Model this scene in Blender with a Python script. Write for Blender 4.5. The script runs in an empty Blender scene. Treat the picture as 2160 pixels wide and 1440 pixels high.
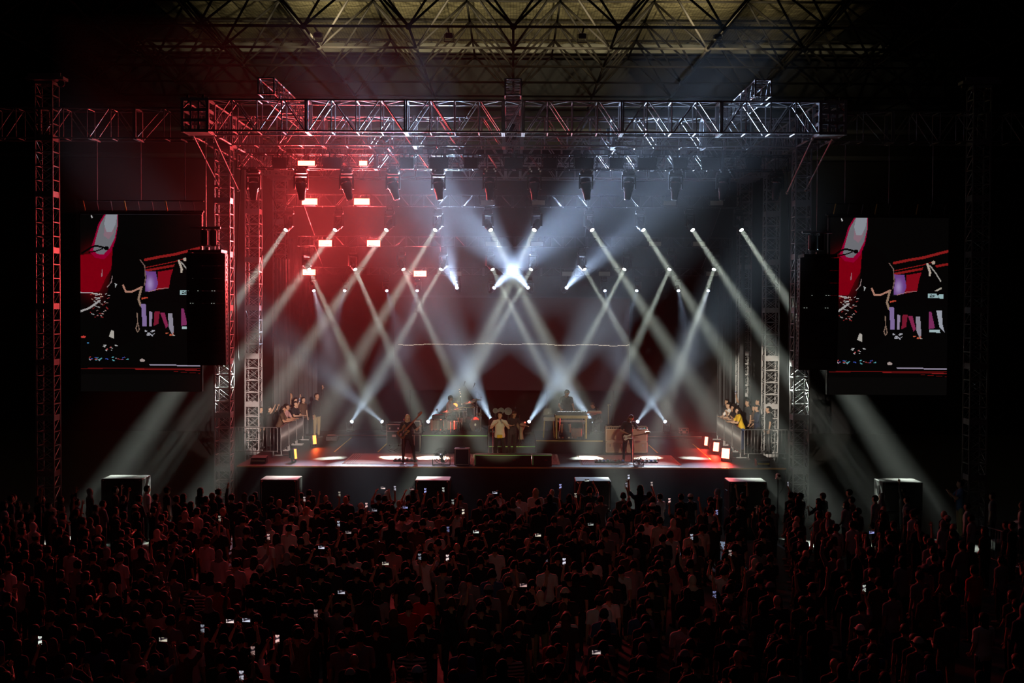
import bpy, math, random
import numpy as np
from mathutils import Vector, Matrix, Euler
V = Vector
rnd = random.Random(11)
sc = bpy.context.scene
COL = sc.collection

# ------------------------------------------------------------------ camera, world haze, exposure
F = 2700.0; CZ = 7.6; PITCH = math.atan(70 / F); ROLL = 0.0044
cd = bpy.data.cameras.new('camera'); cam = bpy.data.objects.new('camera', cd); COL.objects.link(cam)
cd.sensor_width = 36; cd.lens = F / 2160 * 36; cd.clip_end = 300
CR = Matrix.Rotation(math.pi / 2 - PITCH, 3, 'X') @ Matrix.Rotation(ROLL, 3, 'Z')
cam.location = (0, 0, CZ); cam.rotation_euler = CR.to_euler(); sc.camera = cam
sc.view_settings.view_transform = 'Standard'; sc.view_settings.look = 'None'
sc.view_settings.exposure = 0.0; sc.view_settings.gamma = 1; sc.view_settings.use_curve_mapping = False
sc.cycles.use_denoising = True
sc.cycles.max_bounces = 4; sc.cycles.diffuse_bounces = 2; sc.cycles.glossy_bounces = 2; sc.cycles.volume_bounces = 0
sc.cycles.transparent_max_bounces = 4; sc.cycles.caustics_reflective = False; sc.cycles.caustics_refractive = False
sc.cycles.sample_clamp_indirect = 4

wd = bpy.data.worlds.new('hall_air'); sc.world = wd; wd.use_nodes = True
wn = wd.node_tree; wn.nodes.clear()
wo = wn.nodes.new('ShaderNodeOutputWorld'); wb = wn.nodes.new('ShaderNodeBackground')
wb.inputs[0].default_value = (0, 0, 0, 1); wn.links.new(wb.outputs[0], wo.inputs['Surface'])

CX = 1083
def P(px, py, D):
    """the point at distance D (world Y) on the sight line through a pixel"""
    v = CR @ V(((px - 1080) / F, (720 - py) / F, -1)); return V((0, 0, CZ)) + v * (D / v.y)
def Pz(px, py, z):
    v = CR @ V(((px - 1080) / F, (720 - py) / F, -1)); return V((0, 0, CZ)) + v * ((z - CZ) / v.z)

# ------------------------------------------------------------------ materials
MATS = {}
def mat(name, col, rough=.6, metal=0., noise=0., nscale=8., bump=0., emit=None, es=0., spec=.4):
    if name in MATS: return MATS[name]
    m = bpy.data.materials.new(name); m.use_nodes = True; nt = m.node_tree; b = nt.nodes['Principled BSDF']
    b.inputs['Base Color'].default_value = (*col, 1); b.inputs['Roughness'].default_value = rough
    b.inputs['Metallic'].default_value = metal; b.inputs['Specular IOR Level'].default_value = spec
    if noise or bump:
        tc = nt.nodes.new('ShaderNodeTexCoord'); nz = nt.nodes.new('ShaderNodeTexNoise')
        nz.inputs['Scale'].default_value = nscale; nz.inputs['Detail'].default_value = 3
        nt.links.new(tc.outputs['Object'], nz.inputs['Vector'])
        if noise:
            mx = nt.nodes.new('ShaderNodeMixRGB'); mx.blend_type = 'MIX'
            mx.inputs[1].default_value = (*[c * (1 - noise) for c in col], 1)
            mx.inputs[2].default_value = (*[min(1, c * (1 + noise)) for c in col], 1)
            nt.links.new(nz.outputs['Fac'], mx.inputs[0]); nt.links.new(mx.outputs[0], b.inputs['Base Color'])
        if bump:
            bp = nt.nodes.new('ShaderNodeBump'); bp.inputs['Strength'].default_value = bump
            bp.inputs['Distance'].default_value = .05
            nt.links.new(nz.outputs['Fac'], bp.inputs['Height']); nt.links.new(bp.outputs[0], b.inputs['Normal'])
    if emit:
        b.inputs['Emission Color'].default_value = (*emit, 1); b.inputs['Emission Strength'].default_value = es
        m.cycles.emission_sampling = 'NONE'
    MATS[name] = m; return m
ALU = mat('brushed_aluminium', (.4, .4, .41), .48, .45, .15, 14)
ALU2 = mat('dark_truss_paint', (.06, .06, .065), .4, .5, .2, 10)
STEEL = mat('galvanised_steel', (.25, .25, .25), .45, .8, .2, 10)
BLK = mat('black_paint', (.018, .018, .018), .45, 0, .2, 6)
BLKM = mat('black_metal', (.03, .03, .03), .32, .6)
CAB = mat('black_cabinet_paint', (.025, .025, .025), .42, 0, .25, 4, .1)
GRL = mat('black_steel_grille', (.03, .03, .03), .6, .3, .2, 40, .3)
DECK = mat('black_stage_floor', (.018, .017, .018), .55, 0, .3, 3, .05, spec=.2)
CLOTH = mat('black_molton_cloth', (.015, .015, .016), .95, 0, .3, 3, .1)
CURT = mat('dark_grey_curtain', (.05, .05, .055), .85, 0, .2, 5)
CHROME = mat('chrome', (.8, .8, .78), .15, 1)
BRASS = mat('cymbal_brass', (.75, .6, .35), .25, 1)
WHITE = mat('white_paint', (.75, .75, .72), .5)
DHEAD = mat('drum_head', (.75, .72, .65), .5)
TAN = mat('tan_tweed', (.52, .38, .26), .75, 0, .15, 60)
CREAM = mat('cream_piping', (.8, .75, .6), .5)
WOODB = mat('brown_wood', (.22, .09, .035), .35, 0, .3, 12)
REDW = mat('red_brown_wood', (.3, .08, .04), .3, 0, .3, 12)
GOLDEN = mat('amber_varnished_wood', (.5, .36, .12), .35, .2, .2, 8)
RUBBER = mat('black_rubber', (.012, .012, .012), .7)
TAPE = mat('yellow_tape', (.85, .6, .12), .6)
GTAPE = mat('green_glow_tape', (.25, .6, .15), .6, emit=(.2, .5, .12), es=.12)
LENSW = mat('lit_lens', (.8, .8, .8), .3, emit=(.93, 1, .95), es=9)
LENSB = mat('lit_blue_lens', (.8, .8, .8), .3, emit=(.62, .74, 1), es=14)
LENSOFF = mat('dark_glass_lens', (.03, .035, .05), .08)
PANELOFF = mat('unlit_led_panel', (.42, .4, .3), .5)
REDON = mat('lit_red_led_panel', (.8, .1, .1), .4, emit=(1, .06, .035), es=26)
ORON = mat('lit_orange_led_panel', (.8, .3, .1), .4, emit=(1, .2, .03), es=5)

# ------------------------------------------------------------------ mesh builder
class MB:
    def __init__(s): s.v = []; s.f = []; s.m = []; s.k = 0
    def add(s, vs_, fs, k=None):
        n = len(s.v); s.v.extend([tuple(p) for p in vs_])
        s.f.extend([tuple(i + n for i in f) for f in fs]); s.m.extend([s.k if k is None else k] * len(fs)); return s
    def box(s, c, d, rot=None, k=None):
        c = V(c); h = [x / 2 for x in d]; pts = []
        for z in (-1, 1):
            for y in (-1, 1):
                for x in (-1, 1):
                    p = V((x * h[0], y * h[1], z * h[2]))
                    if rot is not None: p = rot @ p
                    pts.append(c + p)
        return s.add(pts, [(0, 2, 3, 1), (4, 5, 7, 6), (0, 1, 5, 4), (2, 6, 7, 3), (0, 4, 6, 2), (1, 3, 7, 5)], k)
    def bbox(s, c, d, b, k=None):
        """box with bevelled vertical and top edges: three stacked rings"""
        x, y, z = [q / 2 for q in d]; c = V(c); rings = []
        for zz, e in ((-z, b), (-z + b, 0), (z - b, 0), (z, b)):
            X, Y = x - e, y - e
            rings.append([c + V(p) for p in ((X - b, -Y, zz), (X, -Y + b, zz), (X, Y - b, zz), (X - b, Y, zz), (-X + b, Y, zz), (-X, Y - b, zz), (-X, -Y + b, zz), (-X + b, -Y, zz))])
        return s.rings(rings, k)
    def rings(s, R, k=None, caps=True):
        n = len(R[0]); pts = [p for r in R for p in r]; fs = []
        for i in range(len(R) - 1):
            for j in range(n):
                a = i * n + j; b = i * n + (j + 1) % n; fs.append((a, b, b + n, a + n))
        if caps: fs.append(tuple(range(n))[::-1]); fs.append(tuple(range((len(R) - 1) * n, len(R) * n)))
        return s.add(pts, fs, k)
    def tube(s, a, b, r, r2=None, n=6, k=None):
        a = V(a); b = V(b); r2 = r if r2 is None else r2; d = (b - a)
        if d.length < 1e-6: return s
        q = d.to_track_quat('Z', 'Y').to_matrix()
        R = []
        for c, rr in ((a, r), (b, r2)):
            R.append([c + q @ V((math.cos(t) * rr, math.sin(t) * rr, 0)) for t in [2 * math.pi * j / n for j in range(n)]])
        return s.rings(R, k)
    def path(s, pts, r, n=5, k=None):
        pts = [V(p) for p in pts]; R = []
        for i, p in enumerate(pts):
            d = (pts[min(i + 1, len(pts) - 1)] - pts[max(i - 1, 0)]).normalized()
            q = d.to_track_quat('Z', 'Y').to_matrix(); rr = r[i] if isinstance(r, (list, tuple)) else r
            R.append([p + q @ V((math.cos(t) * rr, math.sin(t) * rr, 0)) for t in [2 * math.pi * j / n for j in range(n)]])
        return s.rings(R, k)
    def lathe(s, prof, a=(0, 0, 0), d=(0, 0, 1), n=16, k=None):
        """prof: (radius, distance along d) pairs"""
        q = V(d).normalized().to_track_quat('Z', 'Y').to_matrix(); a = V(a)
        R = [[a + q @ V((math.cos(t) * r, math.sin(t) * r, h)) for t in [2 * math.pi * j / n for j in range(n)]] for r, h in prof]
        return s.rings(R, k)
    def ell(s, c, rx, ry, rz, rot=None, nu=10, nv=7, k=None):
        c = V(c); R = []
        for i in range(nv + 1):
            t = math.pi * i / nv; w = max(math.sin(t), .02)
            ring = []
            for j in range(nu):
                p = V((rx * w * math.cos(2 * math.pi * j / nu), ry * w * math.sin(2 * math.pi * j / nu), -rz * math.cos(t)))
                if rot is not None: p = rot @ p
                ring.append(c + p)
            R.append(ring)
        return s.rings(R, k)
    def extr(s, poly, c, ex, ey, n, th, k=None):
        """extrude a 2D polygon (in axes ex, ey at c) by th along n"""
        c = V(c); R = [[c + ex * x + ey * y + n * t for x, y in poly] for t in (-th / 2, th / 2)]
        return s.rings(R, k)
    def mesh(s, name, mats, smooth=False):
        me = bpy.data.meshes.new(name); me.from_pydata(s.v, [], s.f)
        for m in (mats if isinstance(mats, (list, tuple)) else [mats]): me.materials.append(m)
        if any(s.m): me.polygons.foreach_set('material_index', s.m)
        if smooth: me.polygons.foreach_set('use_smooth', [True] * len(s.f))
        me.update(); return me
    def build(s, name, mats, parent=None, loc=None, rot=None, smooth=False):
        return link(name, s.mesh(name, mats, smooth), parent, loc, rot)

def link(name, me, parent=None, loc=None, rot=None):
    o = bpy.data.objects.new(name, me); COL.objects.link(o)
    if parent: o.parent = parent
    if loc is not None: o.location = loc
    if rot is not None: o.rotation_euler = rot
    return o
def tag(o, label=None, cat=None, group=None, kind=None):
    if label: o['label'] = label
    if cat: o['category'] = cat
    if group: o['group'] = group
    if kind: o['kind'] = kind
    return o
def thing(name, label, cat, loc=(0, 0, 0), rot=None, group=None):
    return tag(link(name, None, None, loc, rot), label, cat, group)
def copy_tree(o, parent=None):
    c = o.copy(); COL.objects.link(c); c.parent = parent
    for ch in o.children: copy_tree(ch, c)
    return c

# ------------------------------------------------------------------ lights
def area(a, b, size, E, col, spread=180, size_y=None, parent=None):
    l = bpy.data.lights.new('lamp', 'AREA')
    if size_y: l.shape = 'RECTANGLE'; l.size = size; l.size_y = size_y
    else: l.shape = 'DISK'; l.size = size
    l.spread = math.radians(spread); l.energy = E; l.color = col
    o = bpy.data.objects.new('lamp_light', l); COL.objects.link(o)
    a = V(a); b = V(b); o.rotation_euler = (b - a).to_track_quat('-Z', 'Y').to_euler()
    if parent: o.parent = parent; o.location = a - parent.location
    else: o.location = a
    return o

HAZE = .006                                     # thin theatrical haze hanging over the stage
EA, EB, EC, EF, EU = 74, 55, 12, 105, 460     # beam powers: upper row, middle row, lower row, floor row, up-facing washes
ER = 390                                       # red panels
GW = (.88, 1, .86); BW = (.55, .72, 1)

def spot(a, aim, r, E, col, half, parent=None):
    l = bpy.data.lights.new('lamp', 'SPOT'); l.spot_size = 2 * half; l.spot_blend = .25; l.shadow_soft_size = r
    l.energy = 4 * E / half ** 2; l.color = col
    o = bpy.data.objects.new('lamp_light', l); COL.objects.link(o); a = V(a)
    o.rotation_euler = (V(aim) - a).to_track_quat('-Z', 'Y').to_euler()
    if parent: o.parent = parent; o.location = a - parent.location
    else: o.location = a
    return o

# ------------------------------------------------------------------ setting
hz_m = bpy.data.materials.new('stage_haze'); hz_m.use_nodes = True; hn = hz_m.node_tree; hn.nodes.clear()
ho = hn.nodes.new('ShaderNodeOutputMaterial'); hv = hn.nodes.new('ShaderNodeVolumeScatter'); hv.inputs['Density'].default_value = HAZE
hv.inputs['Anisotropy'].default_value = .25; hn.links.new(hv.outputs[0], ho.inputs['Volume']); hz_m.cycles.volume_sampling = 'EQUIANGULAR'
def struct(name, mb, m, **k):
    return tag(mb.build(name, m, **k), kind='structure')
SZ = 2.0                                        # stage height
tag(MB().box((0, 59.9, 8.6), (30, 36.4, 17.0)).build('haze', hz_m), 'thin haze drifting over the whole stage, showing the beams', 'haze', kind='stuff')
# added lamps, unseen behind the camera: a warm wash and tight band fills
def front_fill(tx, ty, tz, E, half, col=(1, .84, .62), x=0.): spot((x, -7, 13.5), (tx, ty, tz), .12, E, col, half)
front_fill(0, 48.5, 3.2, 4.6, .21)
front_fill(-.5, 47, 3.0, 4.3, .022, (1, .84, .5), 3)
front_fill(-2.7, 50.5, 3.5, 5.2, .032, (1, .88, .68), -4); front_fill(2.3, 50.5, 3.6, 3.8, .035, (1, .85, .55), 4)
front_fill(4.4, 48, 3.2, 4.6, .03, (1, .75, .55), 5); front_fill(-3.9, 46.5, 3.2, 1.3, .025, (1, .85, .8), -5)
front_fill(-9.0, 51.5, 3.7, 70, .042, (1, .74, .64), 8); front_fill(9.3, 51.5, 3.7, 70, .042, (1, .87, .7), -8)  # added fills that brighten the spectators on both wings
area((0, 14, 19), (0, 22, 0), 9, 13, (.85, .75, 1), 180)  # added soft lamp, unseen above the audience, to lift the crowd
CONC = mat('dark_concrete_floor', (.05, .048, .046), .7, 0, .3, 1.5, .05)
WALLM = mat('dark_wall_cladding', (.012, .012, .014), .8, 0, .3, 1)
struct('floor', MB().box((0, 36, -.1), (92, 92, .2)), CONC)
struct('wall_back', MB().box((0, 78.5, 12), (92, .4, 24.5)), WALLM)
struct('wall_left', MB().box((-46, 33.5, 12), (.4, 90, 24.5)), WALLM)
struct('wall_right', MB().box((46, 33.5, 12), (.4, 90, 24.5)), WALLM)
struct('wall_front', MB().box((0, -10, 12), (92, .4, 24.5)), WALLM)
HC = CZ + 3.42 * 4.5                           # ceiling height
ceil = struct('ceiling', MB().box((0, 34, HC + .35), (92, 90, .3)), WALLM)
FOIL = bpy.data.materials.new('foil_insulation'); FOIL.use_nodes = True
def foil(m):
    nt = m.node_tree; b = nt.nodes['Principled BSDF']; b.inputs['Metallic'].default_value = .55
    b.inputs['Roughness'].default_value = .42
    tc = nt.nodes.new('ShaderNodeTexCoord')
    br = nt.nodes.new('ShaderNodeTexBrick'); br.offset = 0; br.inputs['Scale'].default_value = 1
    br.inputs['Brick Width'].default_value = .16; br.inputs['Row Height'].default_value = .16; br.inputs['Mortar Size'].default_value = .012
    br.inputs['Color1'].default_value = (.62, .54, .33, 1); br.inputs['Color2'].default_value = (.56, .48, .3, 1); br.inputs['Mortar'].default_value = (.25, .2, .12, 1)
    nt.links.new(tc.outputs['Object'], br.inputs['Vector']); nt.links.new(br.outputs['Color'], b.inputs['Base Color'])
    nz = nt.nodes.new('ShaderNodeTexNoise'); nz.inputs['Scale'].default_value = .9; nz.inputs['Detail'].default_value = 5
    nz.inputs['Distortion'].default_value = 1.2
    nt.links.new(tc.outputs['Object'], nz.inputs['Vector'])
    bp = nt.nodes.new('ShaderNodeBump'); bp.inputs['Strength'].default_value = .8; bp.inputs['Distance'].default_value = .25
    nt.links.new(nz.outputs['Fac'], bp.inputs['Height']); nt.links.new(bp.outputs[0], b.inputs['Normal'])
foil(FOIL)
def foil_sheet(w, l):
    mb = MB(); nx, ny = 4, 14; pts = []; r2 = random.Random(3)
    for j in range(ny + 1):
        for i in range(nx + 1):
            pts.append((-w / 2 + w * i / nx, l * j / ny, -.05 - .09 * math.sin(math.pi * i / nx) + r2.uniform(-.035, .035)))
    fs = [(j * (nx + 1) + i, (j + 1) * (nx + 1) + i, (j + 1) * (nx + 1) + i + 1, j * (nx + 1) + i + 1) for j in range(ny) for i in range(nx)]
    return mb.add(pts, fs).mesh('foil_sheet', FOIL, True)
fsm = foil_sheet(1.34, 20)
for i in range(-13, 14):
    link('foil_sheet', fsm, ceil, (i * 1.36, 55.2, HC + .18), (0, 0, 0))
lip = struct('trim_1', MB().box((0, 75.45, HC - .15), (44, .25, .6)).box((0, 75.3, HC - .42), (44, .1, .06)), mat('grey_eave_board', (.2, .19, .16), .6))
for i, zz in enumerate((HC - 3.1, HC - 4.6, HC - 6.2)):
    struct('trim_%d' % (i + 2), MB().tube((-45, 78.1, zz), (45, 78.1, zz), .16, n=10), mat('grey_wall_rail', (.12, .12, .13), .5, .4))

# roof space frame: square on square, diagonals between the two layers
S = 4.5; ZL = CZ + 2.68 * S; ZU = CZ + 3.28 * S
fr = thing('roof_space_frame', 'dark steel space frame of triangular struts under the hall roof', 'roof frame', (0, 0, ZL), group=None)
FRM = mat('dark_brown_steel', (.02, .017, .015), .7, 0, .2, 3, spec=.15)
H = ZU - ZL
def strut_mesh(d, r): return MB().tube((0, 0, 0), d, r, n=7).mesh('strut', FRM, True)
mlx = strut_mesh((S, 0, 0), .06); mly = strut_mesh((0, S, 0), .06)
mdg = [strut_mesh((sx * S / 2, sy * S / 2, H), .055) for sx, sy in ((-1, -1), (1, -1), (-1, 1), (1, 1))]
mnode = MB().ell((0, 0, 0), .15, .15, .15).mesh('node_ball', FRM, True)
rest = MB(); nst = 0
D0 = 11.27 * S                                  # rows of lower nodes at D0 + j*S
cells = []
for j in range(1, 6):
    for i in range(-8, 9):
        cells.append((i, j))
cells.sort(key=lambda c: abs(c[0]) + abs(c[1] - 1.5) * .8)
for i, j in cells:
    x, y = i * S, D0 + j * S
    if y > 76.5: continue
    for me, off, d in ([(mlx, (0, 0, 0), (S, 0, 0)), (mly, (0, 0, 0), (0, S, 0)), (mlx, (S / 2, S / 2, H), (S, 0, 0)), (mly, (S / 2, S / 2, H), (0, S, 0))]
                       + [(m_, (0, 0, 0), (sx * S / 2, sy * S / 2, H)) for m_, (sx, sy) in zip(mdg, ((-1, -1), (1, -1), (-1, 1), (1, 1)))]):
        if y + off[1] + d[1] > 78: continue
        if nst < 290: link('strut', me, fr, (x + off[0], y + off[1], off[2])); nst += 1
        else: rest.tube((x + off[0], y + off[1], off[2]), (x + off[0] + d[0], y + off[1] + d[1], off[2] + d[2]), .065, n=5)
    if abs(i) <= 5 and 0 <= j <= 4: link('node_ball', mnode, fr, (x, y, 0))
tag(rest.build('outer_strut', FRM, fr), kind='stuff')

# stage
deck = struct('trim_5', MB().box((0, 51.6, SZ - .1), (19.4, 13, .2)), DECK)
deck.name = 'stage_platform'
tr_ = struct('trim_6', MB().box((0, 45.13, SZ / 2 - .1), (19.3, .06, SZ - .2)).box((-9.66, 51.6, SZ / 2 - .1), (.06, 12.9, SZ - .2)).box((9.66, 51.6, SZ / 2 - .1), (.06, 12.9, SZ - .2)), CLOTH)
tr_.name = 'stage_skirt'
edge = struct('trim_7', MB().box((0, 45.07, SZ - .02), (19.4, .05, .05)), mat('orange_edge_strip', (.6, .32, .12), .3, .5))
bd = struct('wall_backdrop', MB().box((0, 58.9, 8.0), (24, .1, 13.9)), CLOTH)

# ------------------------------------------------------------------ trusses
_tc = {}
def sect_mesh(L, w, h, bays, rc, rb, m, flip):
    key = (round(L, 3), w, h, bays, rc, m.name, flip)
    if key in _tc: return _tc[key]
    a = MB(); b = MB()
    C4 = [(0, 0), (w, 0), (w, h), (0, h)]
    for y, z in C4: a.tube((.02, y, z), (L - .02, y, z), rc, n=6)
    for x in (.03, L - .03):                      # end frames with plates
        for (y0, z0), (y1, z1) in zip(C4, C4[1:] + C4[:1]): a.box((x, (y0 + y1) / 2, (z0 + z1) / 2), (.05, abs(y1 - y0) + rc * 2, abs(z1 - z0) + rc * 2) if y0 != y1 else (.05, rc * 2.2, abs(z1 - z0)))
    for k in range(bays + 1):
        x = L * k / bays
        if 0 < k < bays:
            for (y0, z0), (y1, z1) in zip(C4, C4[1:] + C4[:1]): b.tube((x, y0, z0), (x, y1, z1), rb, n=5)
        if k < bays:
            x1 = L * (k + 1) / bays; up = (k + flip) % 2 == 0
            for y in (0, w): b.tube((x + .06, y, 0 if up else h), (x1 - .06, y, h if up else 0), rb, n=5)
            for z in (0, h): b.tube((x + .06, 0 if up else w, z), (x1 - .06, w if up else 0, z), rb * .8, n=5) if z == h else None
    r = (a.mesh('truss_section', m), b.mesh('lacing', m)); _tc[key] = r; return r
def truss(name, label, loc, rotz, lengths, w, h, bay, rc=.03, rb=.018, m=ALU, cat='truss', group=None):
    t = thing(name, label, cat, loc, (0, 0, rotz), group); x = 0
    for i, L in enumerate(lengths):
        a, b = sect_mesh(L, w, h, max(1, round(L / bay)), rc, rb, m, 0)
        s_ = link('truss_section', a, t, (x, 0, 0)); link('lacing', b, s_); x += L
    return t
TH = 1.0; ZT = P(1083, 278, 41.5).z             # big roof trusses: underside height
LEN7 = [3.2, 3.2, 3.15, .65, 3.2, 3.2, 3.2]; TL = sum(LEN7); X0 = -TL / 2 + .03
truss('roof_truss', 'bright front roof truss spanning above the stage, nearest of the crosswise ones', 'x' and (X0, 41.5, ZT), 0, LEN7, .9, TH, .8, .035, .022, group='crosswise roof trusses')
for D, wd_ in ((45.0, 'second'), (50.4, 'third'), (56.0, 'rearmost')):
    truss('roof_truss', 'aluminium crosswise roof truss above the stage, %s from the front' % wd_, (X0, D, ZT), 0, LEN7, .9, TH, .8, .035, .022, group='crosswise roof trusses')
for sx, sd in ((-1, 'left'), (1, 'right')):
    t = truss('side_roof_truss', 'lengthwise roof truss on top of the %s stage towers' % sd, (X0 - .8 if sx < 0 else X0 + TL + .8, 42.45, ZT), math.pi / 2, [3.2] * 4 + [1.8], .8 * 1, TH, .8, .035, .022)
    if sx < 0: t.location.x += .8
# corner blocks (plate frames) at each roof corner
def corner_block(x, D, label):
    t = thing('corner_block', label, 'truss corner', (x, D, ZT), group='truss corner blocks'); w = .8
    fb = MB()
    for px_ in (0, w):
        for py_ in (0, .9): fb.box((px_, py_, TH / 2), (.09, .09, TH + .12))
    for z in (0, TH / 3, TH * 2 / 3, TH):
        for y in (0, .9): fb.box((w / 2, y, z), (w, .04, .1))
        for x_ in (0, w): fb.box((x_, .45, z), (.04, .9, .1))
    fb.build('frame', ALU, t)
    g = MB()
    for x_ in (.27, .53):
        g.box((x_, -.01, TH / 2), (.06, .03, TH)); g.box((x_, .91, TH / 2), (.06, .03, TH))
    for a, b in (((.05, TH - .25), (.25, TH - .03)), ((w - .05, TH - .25), (w - .25, TH - .03))): g.tube((a[0], -.02, a[1]), (b[0], -.02, b[1]), .03)
    g.box((w / 2, .45, -.03), (w, .9, .03)); g.build('gusset_plate', ALU, t)
    r_ = MB()
    for x_ in (.15, w - .15): r_.lathe([(.07, -.03), (.07, .03)], (x_, .1, TH + .1), (1, 0, 0), 10)
    r_.build('guide_roller', BLKM, t)
for D in (41.5, 45.0, 50.4, 56.0):
    for sx, sd in ((-1, 'left'), (1, 'right')):
        corner_block(X0 - .8 if sx < 0 else X0 + TL, D, 'open plate corner block at the %s end of the %s crosswise roof truss' % (sd, {41.5: 'front', 45.0: 'second', 50.4: 'third', 56.0: 'rearmost'}[D]))
# lengthwise rigging beams lying on top of the roof grid
for x, pl in ((-8.05, 'left'), (-.25, 'middle'), (7.65, 'right')):
    truss('rigging_beam', 'thin lengthwise rigging truss lying on the roof trusses, %s one' % pl, (x + .5, 40.6, ZT + TH + .04), math.pi / 2, [4.0] * 4, .5, .5, .5, .022, .013, ALU)
# towers
_tw = {}
def tower_mesh(hs, w, d, m):
    key = (round(hs, 2), w, d, m.name)
    if key in _tw: return _tw[key]
    a = MB(); b = MB(); c = MB()
    C4 = [(0, 0), (w, 0), (w, d), (0, d)]
    for x, y in C4: a.box((x, y, hs / 2), (.05, .05, hs))
    for z in (.05, hs - .05):
        for (x0, y0), (x1, y1) in zip(C4, C4[1:] + C4[:1]):
            c.box(((x0 + x1) / 2, (y0 + y1) / 2, z), (abs(x1 - x0) or .02, abs(y1 - y0) or .02, .1))
    n = round(hs / .46)
    for k in range(n):
        z0, z1 = hs * k / n, hs * (k + 1) / n
        for (x0, y0), (x1, y1) in zip(C4, C4[1:] + C4[:1]):
            if k: b.box(((x0 + x1) / 2, (y0 + y1) / 2, z0), (abs(x1 - x0) or .035, abs(y1 - y0) or .035, .035))
            b.tube((x0, y0, z0 + .03), (x1, y1, z1 - .03), .012, n=4)
            if x0 != x1: b.tube((x1, y1, z0 + .03), (x0, y0, z1 - .03), .012, n=4)
    r = (a.mesh('leg_frame', m), c.mesh('end_plate', m), b.mesh('lacing', m)); _tw[key] = r; return r
def tower(name, label, x, D, z0, z1, w=.53, d=.62, m=ALU, group=None):
    t = thing(name, label, 'tower', (x - w / 2, D, z0), group=group)
    n = max(1, round((z1 - z0) / 2.0)); hs = (z1 - z0) / n
    for i in range(n):
        a, c, b = tower_mesh(hs, w, d, m)
        s_ = link('tower_section', a, t, (0, 0, i * hs)); link('end_plate', c, s_); link('lacing', b, s_)
    MB().box((w / 2, d / 2, .03), (w + .5, d + .5, .06)).build('base_plate', STEEL, t)
    return t
for sx, sd in ((-1, 'left'), (1, 'right')):
    tower('stage_tower', 'front %s lattice tower standing at the stage edge' % sd, sx * 10.22, 45.1, 0, ZT - .05, group='stage towers')
    tower('stage_tower', 'second %s lattice tower beside the stage wing' % sd, sx * 10.2, 50.2, 0, ZT - .05, group='stage towers')
    tower('stage_tower', 'rear %s lattice tower behind the stage, dimly lit' % sd, sx * 10.2, 56.1, 0, ZT - .05, group='stage towers')
    tower('screen_tower', 'tall dark outer lattice tower beyond the %s video screen' % sd, sx * 15.85, 43.4, 0, 15.2, .58, .62, STEEL)
    # outer wing truss
    if sx < 0: truss('wing_truss', 'dim crosswise wing truss reaching out over the left video screen', (-22.4, 43.45, ZT), 0, [3.2] * 3 + [2.0], .8, TH, .8, .03, .018, STEEL)
    else: truss('wing_truss', 'dim crosswise wing truss reaching out over the right video screen', (10.85, 43.45, ZT), 0, [2.0] + [3.2] * 3, .8, TH, .8, .03, .018, STEEL)
    hb = thing('head_block', 'dark head block plate on top of the %s outer tower' % sd, 'rigging block', (sx * 15.85, 43.7, 15.26))
    MB().box((0, 0, .05), (1.3, .5, .1)).box((0, -.2, .16), (1.1, .06, .12)).build('head_plate', STEEL, hb)
    for q in (-.5, .5): MB().lathe([(.12, -.04), (.12, .04)], (q, 0, -.1), (0, 1, 0), 12).build('pulley', BLKM, hb)
    # raking braces under the cantilevered roof corner
    for q in range(2):
        xo = sx * (10.6 - .66 * q)
        b = thing('brace_rod', '%s slanting brace rod between the %s front tower and the overhanging roof corner' % (('outer', 'inner')[q], sd), 'brace', (xo, 42.6, ZT))
        MB().tube((0, 0, -.02), (-sx * .3, 2.5, -1.5 - .1 * q), .028, n=8).build('tube', ALU, b)
        MB().ell((0, 0, -.03), .06, .06, .06).ell((-sx * .3, 2.5, -1.5 - .1 * q), .06, .06, .06).build('clamp', CHROME, b)

# lighting trusses
ZLT = P(1083, 358, 46.5).z
truss('lighting_truss', 'black front lighting truss with moving heads hung in a row beneath', (-9.95, 46.2, ZLT), 0, [2.5] * 8, .52, .52, .5, .025, .013, ALU2, group='hung lighting trusses')
HT = [50.5, 53.2, 55.6]
ZA = P(1083, 436, HT[0]).z; ZB = P(1083, 520, HT[1]).z; ZC_ = P(1083, 580, HT[2]).z
truss('lighting_truss', 'upper dark lighting truss at the back of the stage', (-9.0, HT[0] - .2, ZA), 0, [3.0] * 6, .4, .45, .5, .02, .011, ALU2, group='hung lighting trusses')
truss('lighting_truss', 'middle dark lighting truss at the back of the stage', (-8.9, HT[1] - .2, ZB), 0, [3.0] * 6, .4, .4, .5, .02, .011, ALU2, group='hung lighting trusses')
truss('lighting_truss', 'lowest dark lighting truss just above the centre screen', (-8.75, HT[2] - .2, ZC_), 0, [2.5] * 7, .35, .3, .5, .02, .011, ALU2, group='hung lighting trusses')
# hoists with chains
def hoist(x, D, zt, zb, label):
    t = thing('chain_hoist', label, 'hoist', (x, D, zt), group='chain hoists')
    zh = zt + .85
    MB().lathe([(.09, 0), (.13, .04), (.13, .5), (.09, .56)], (0, 0, .55), (0, 0, 1), 12).box((0, -.02, .85), (.3, .22, .16)).build('motor_body', BLK, t)
    MB().tube((0, 0, 0), (0, 0, .5), .035, n=6).tube((0, 0, 1.1), (0, 0, zb - zt), .018, n=5).build('chain', STEEL, t)
    MB().tube((0, -.9, zb - zt - .05), (0, max(.1, 50.5 - D), zb - zt - .05), .035, n=6).build('support_beam', ALU2, t)
    MB().path([(0, 0, .5), (-.09, 0, .25), (-.24, 0, .02), (-.09, 0, .2), (.0, 0, .1), (.24, 0, .02)], .015).build('sling', BLK, t)
    MB().lathe([(.03, 0), (.11, .05), (.12, .5), (.1, .52)], (-.16, 0, .45), (0, 0, 1), 10).build('chain_bag', CLOTH, t)
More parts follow.
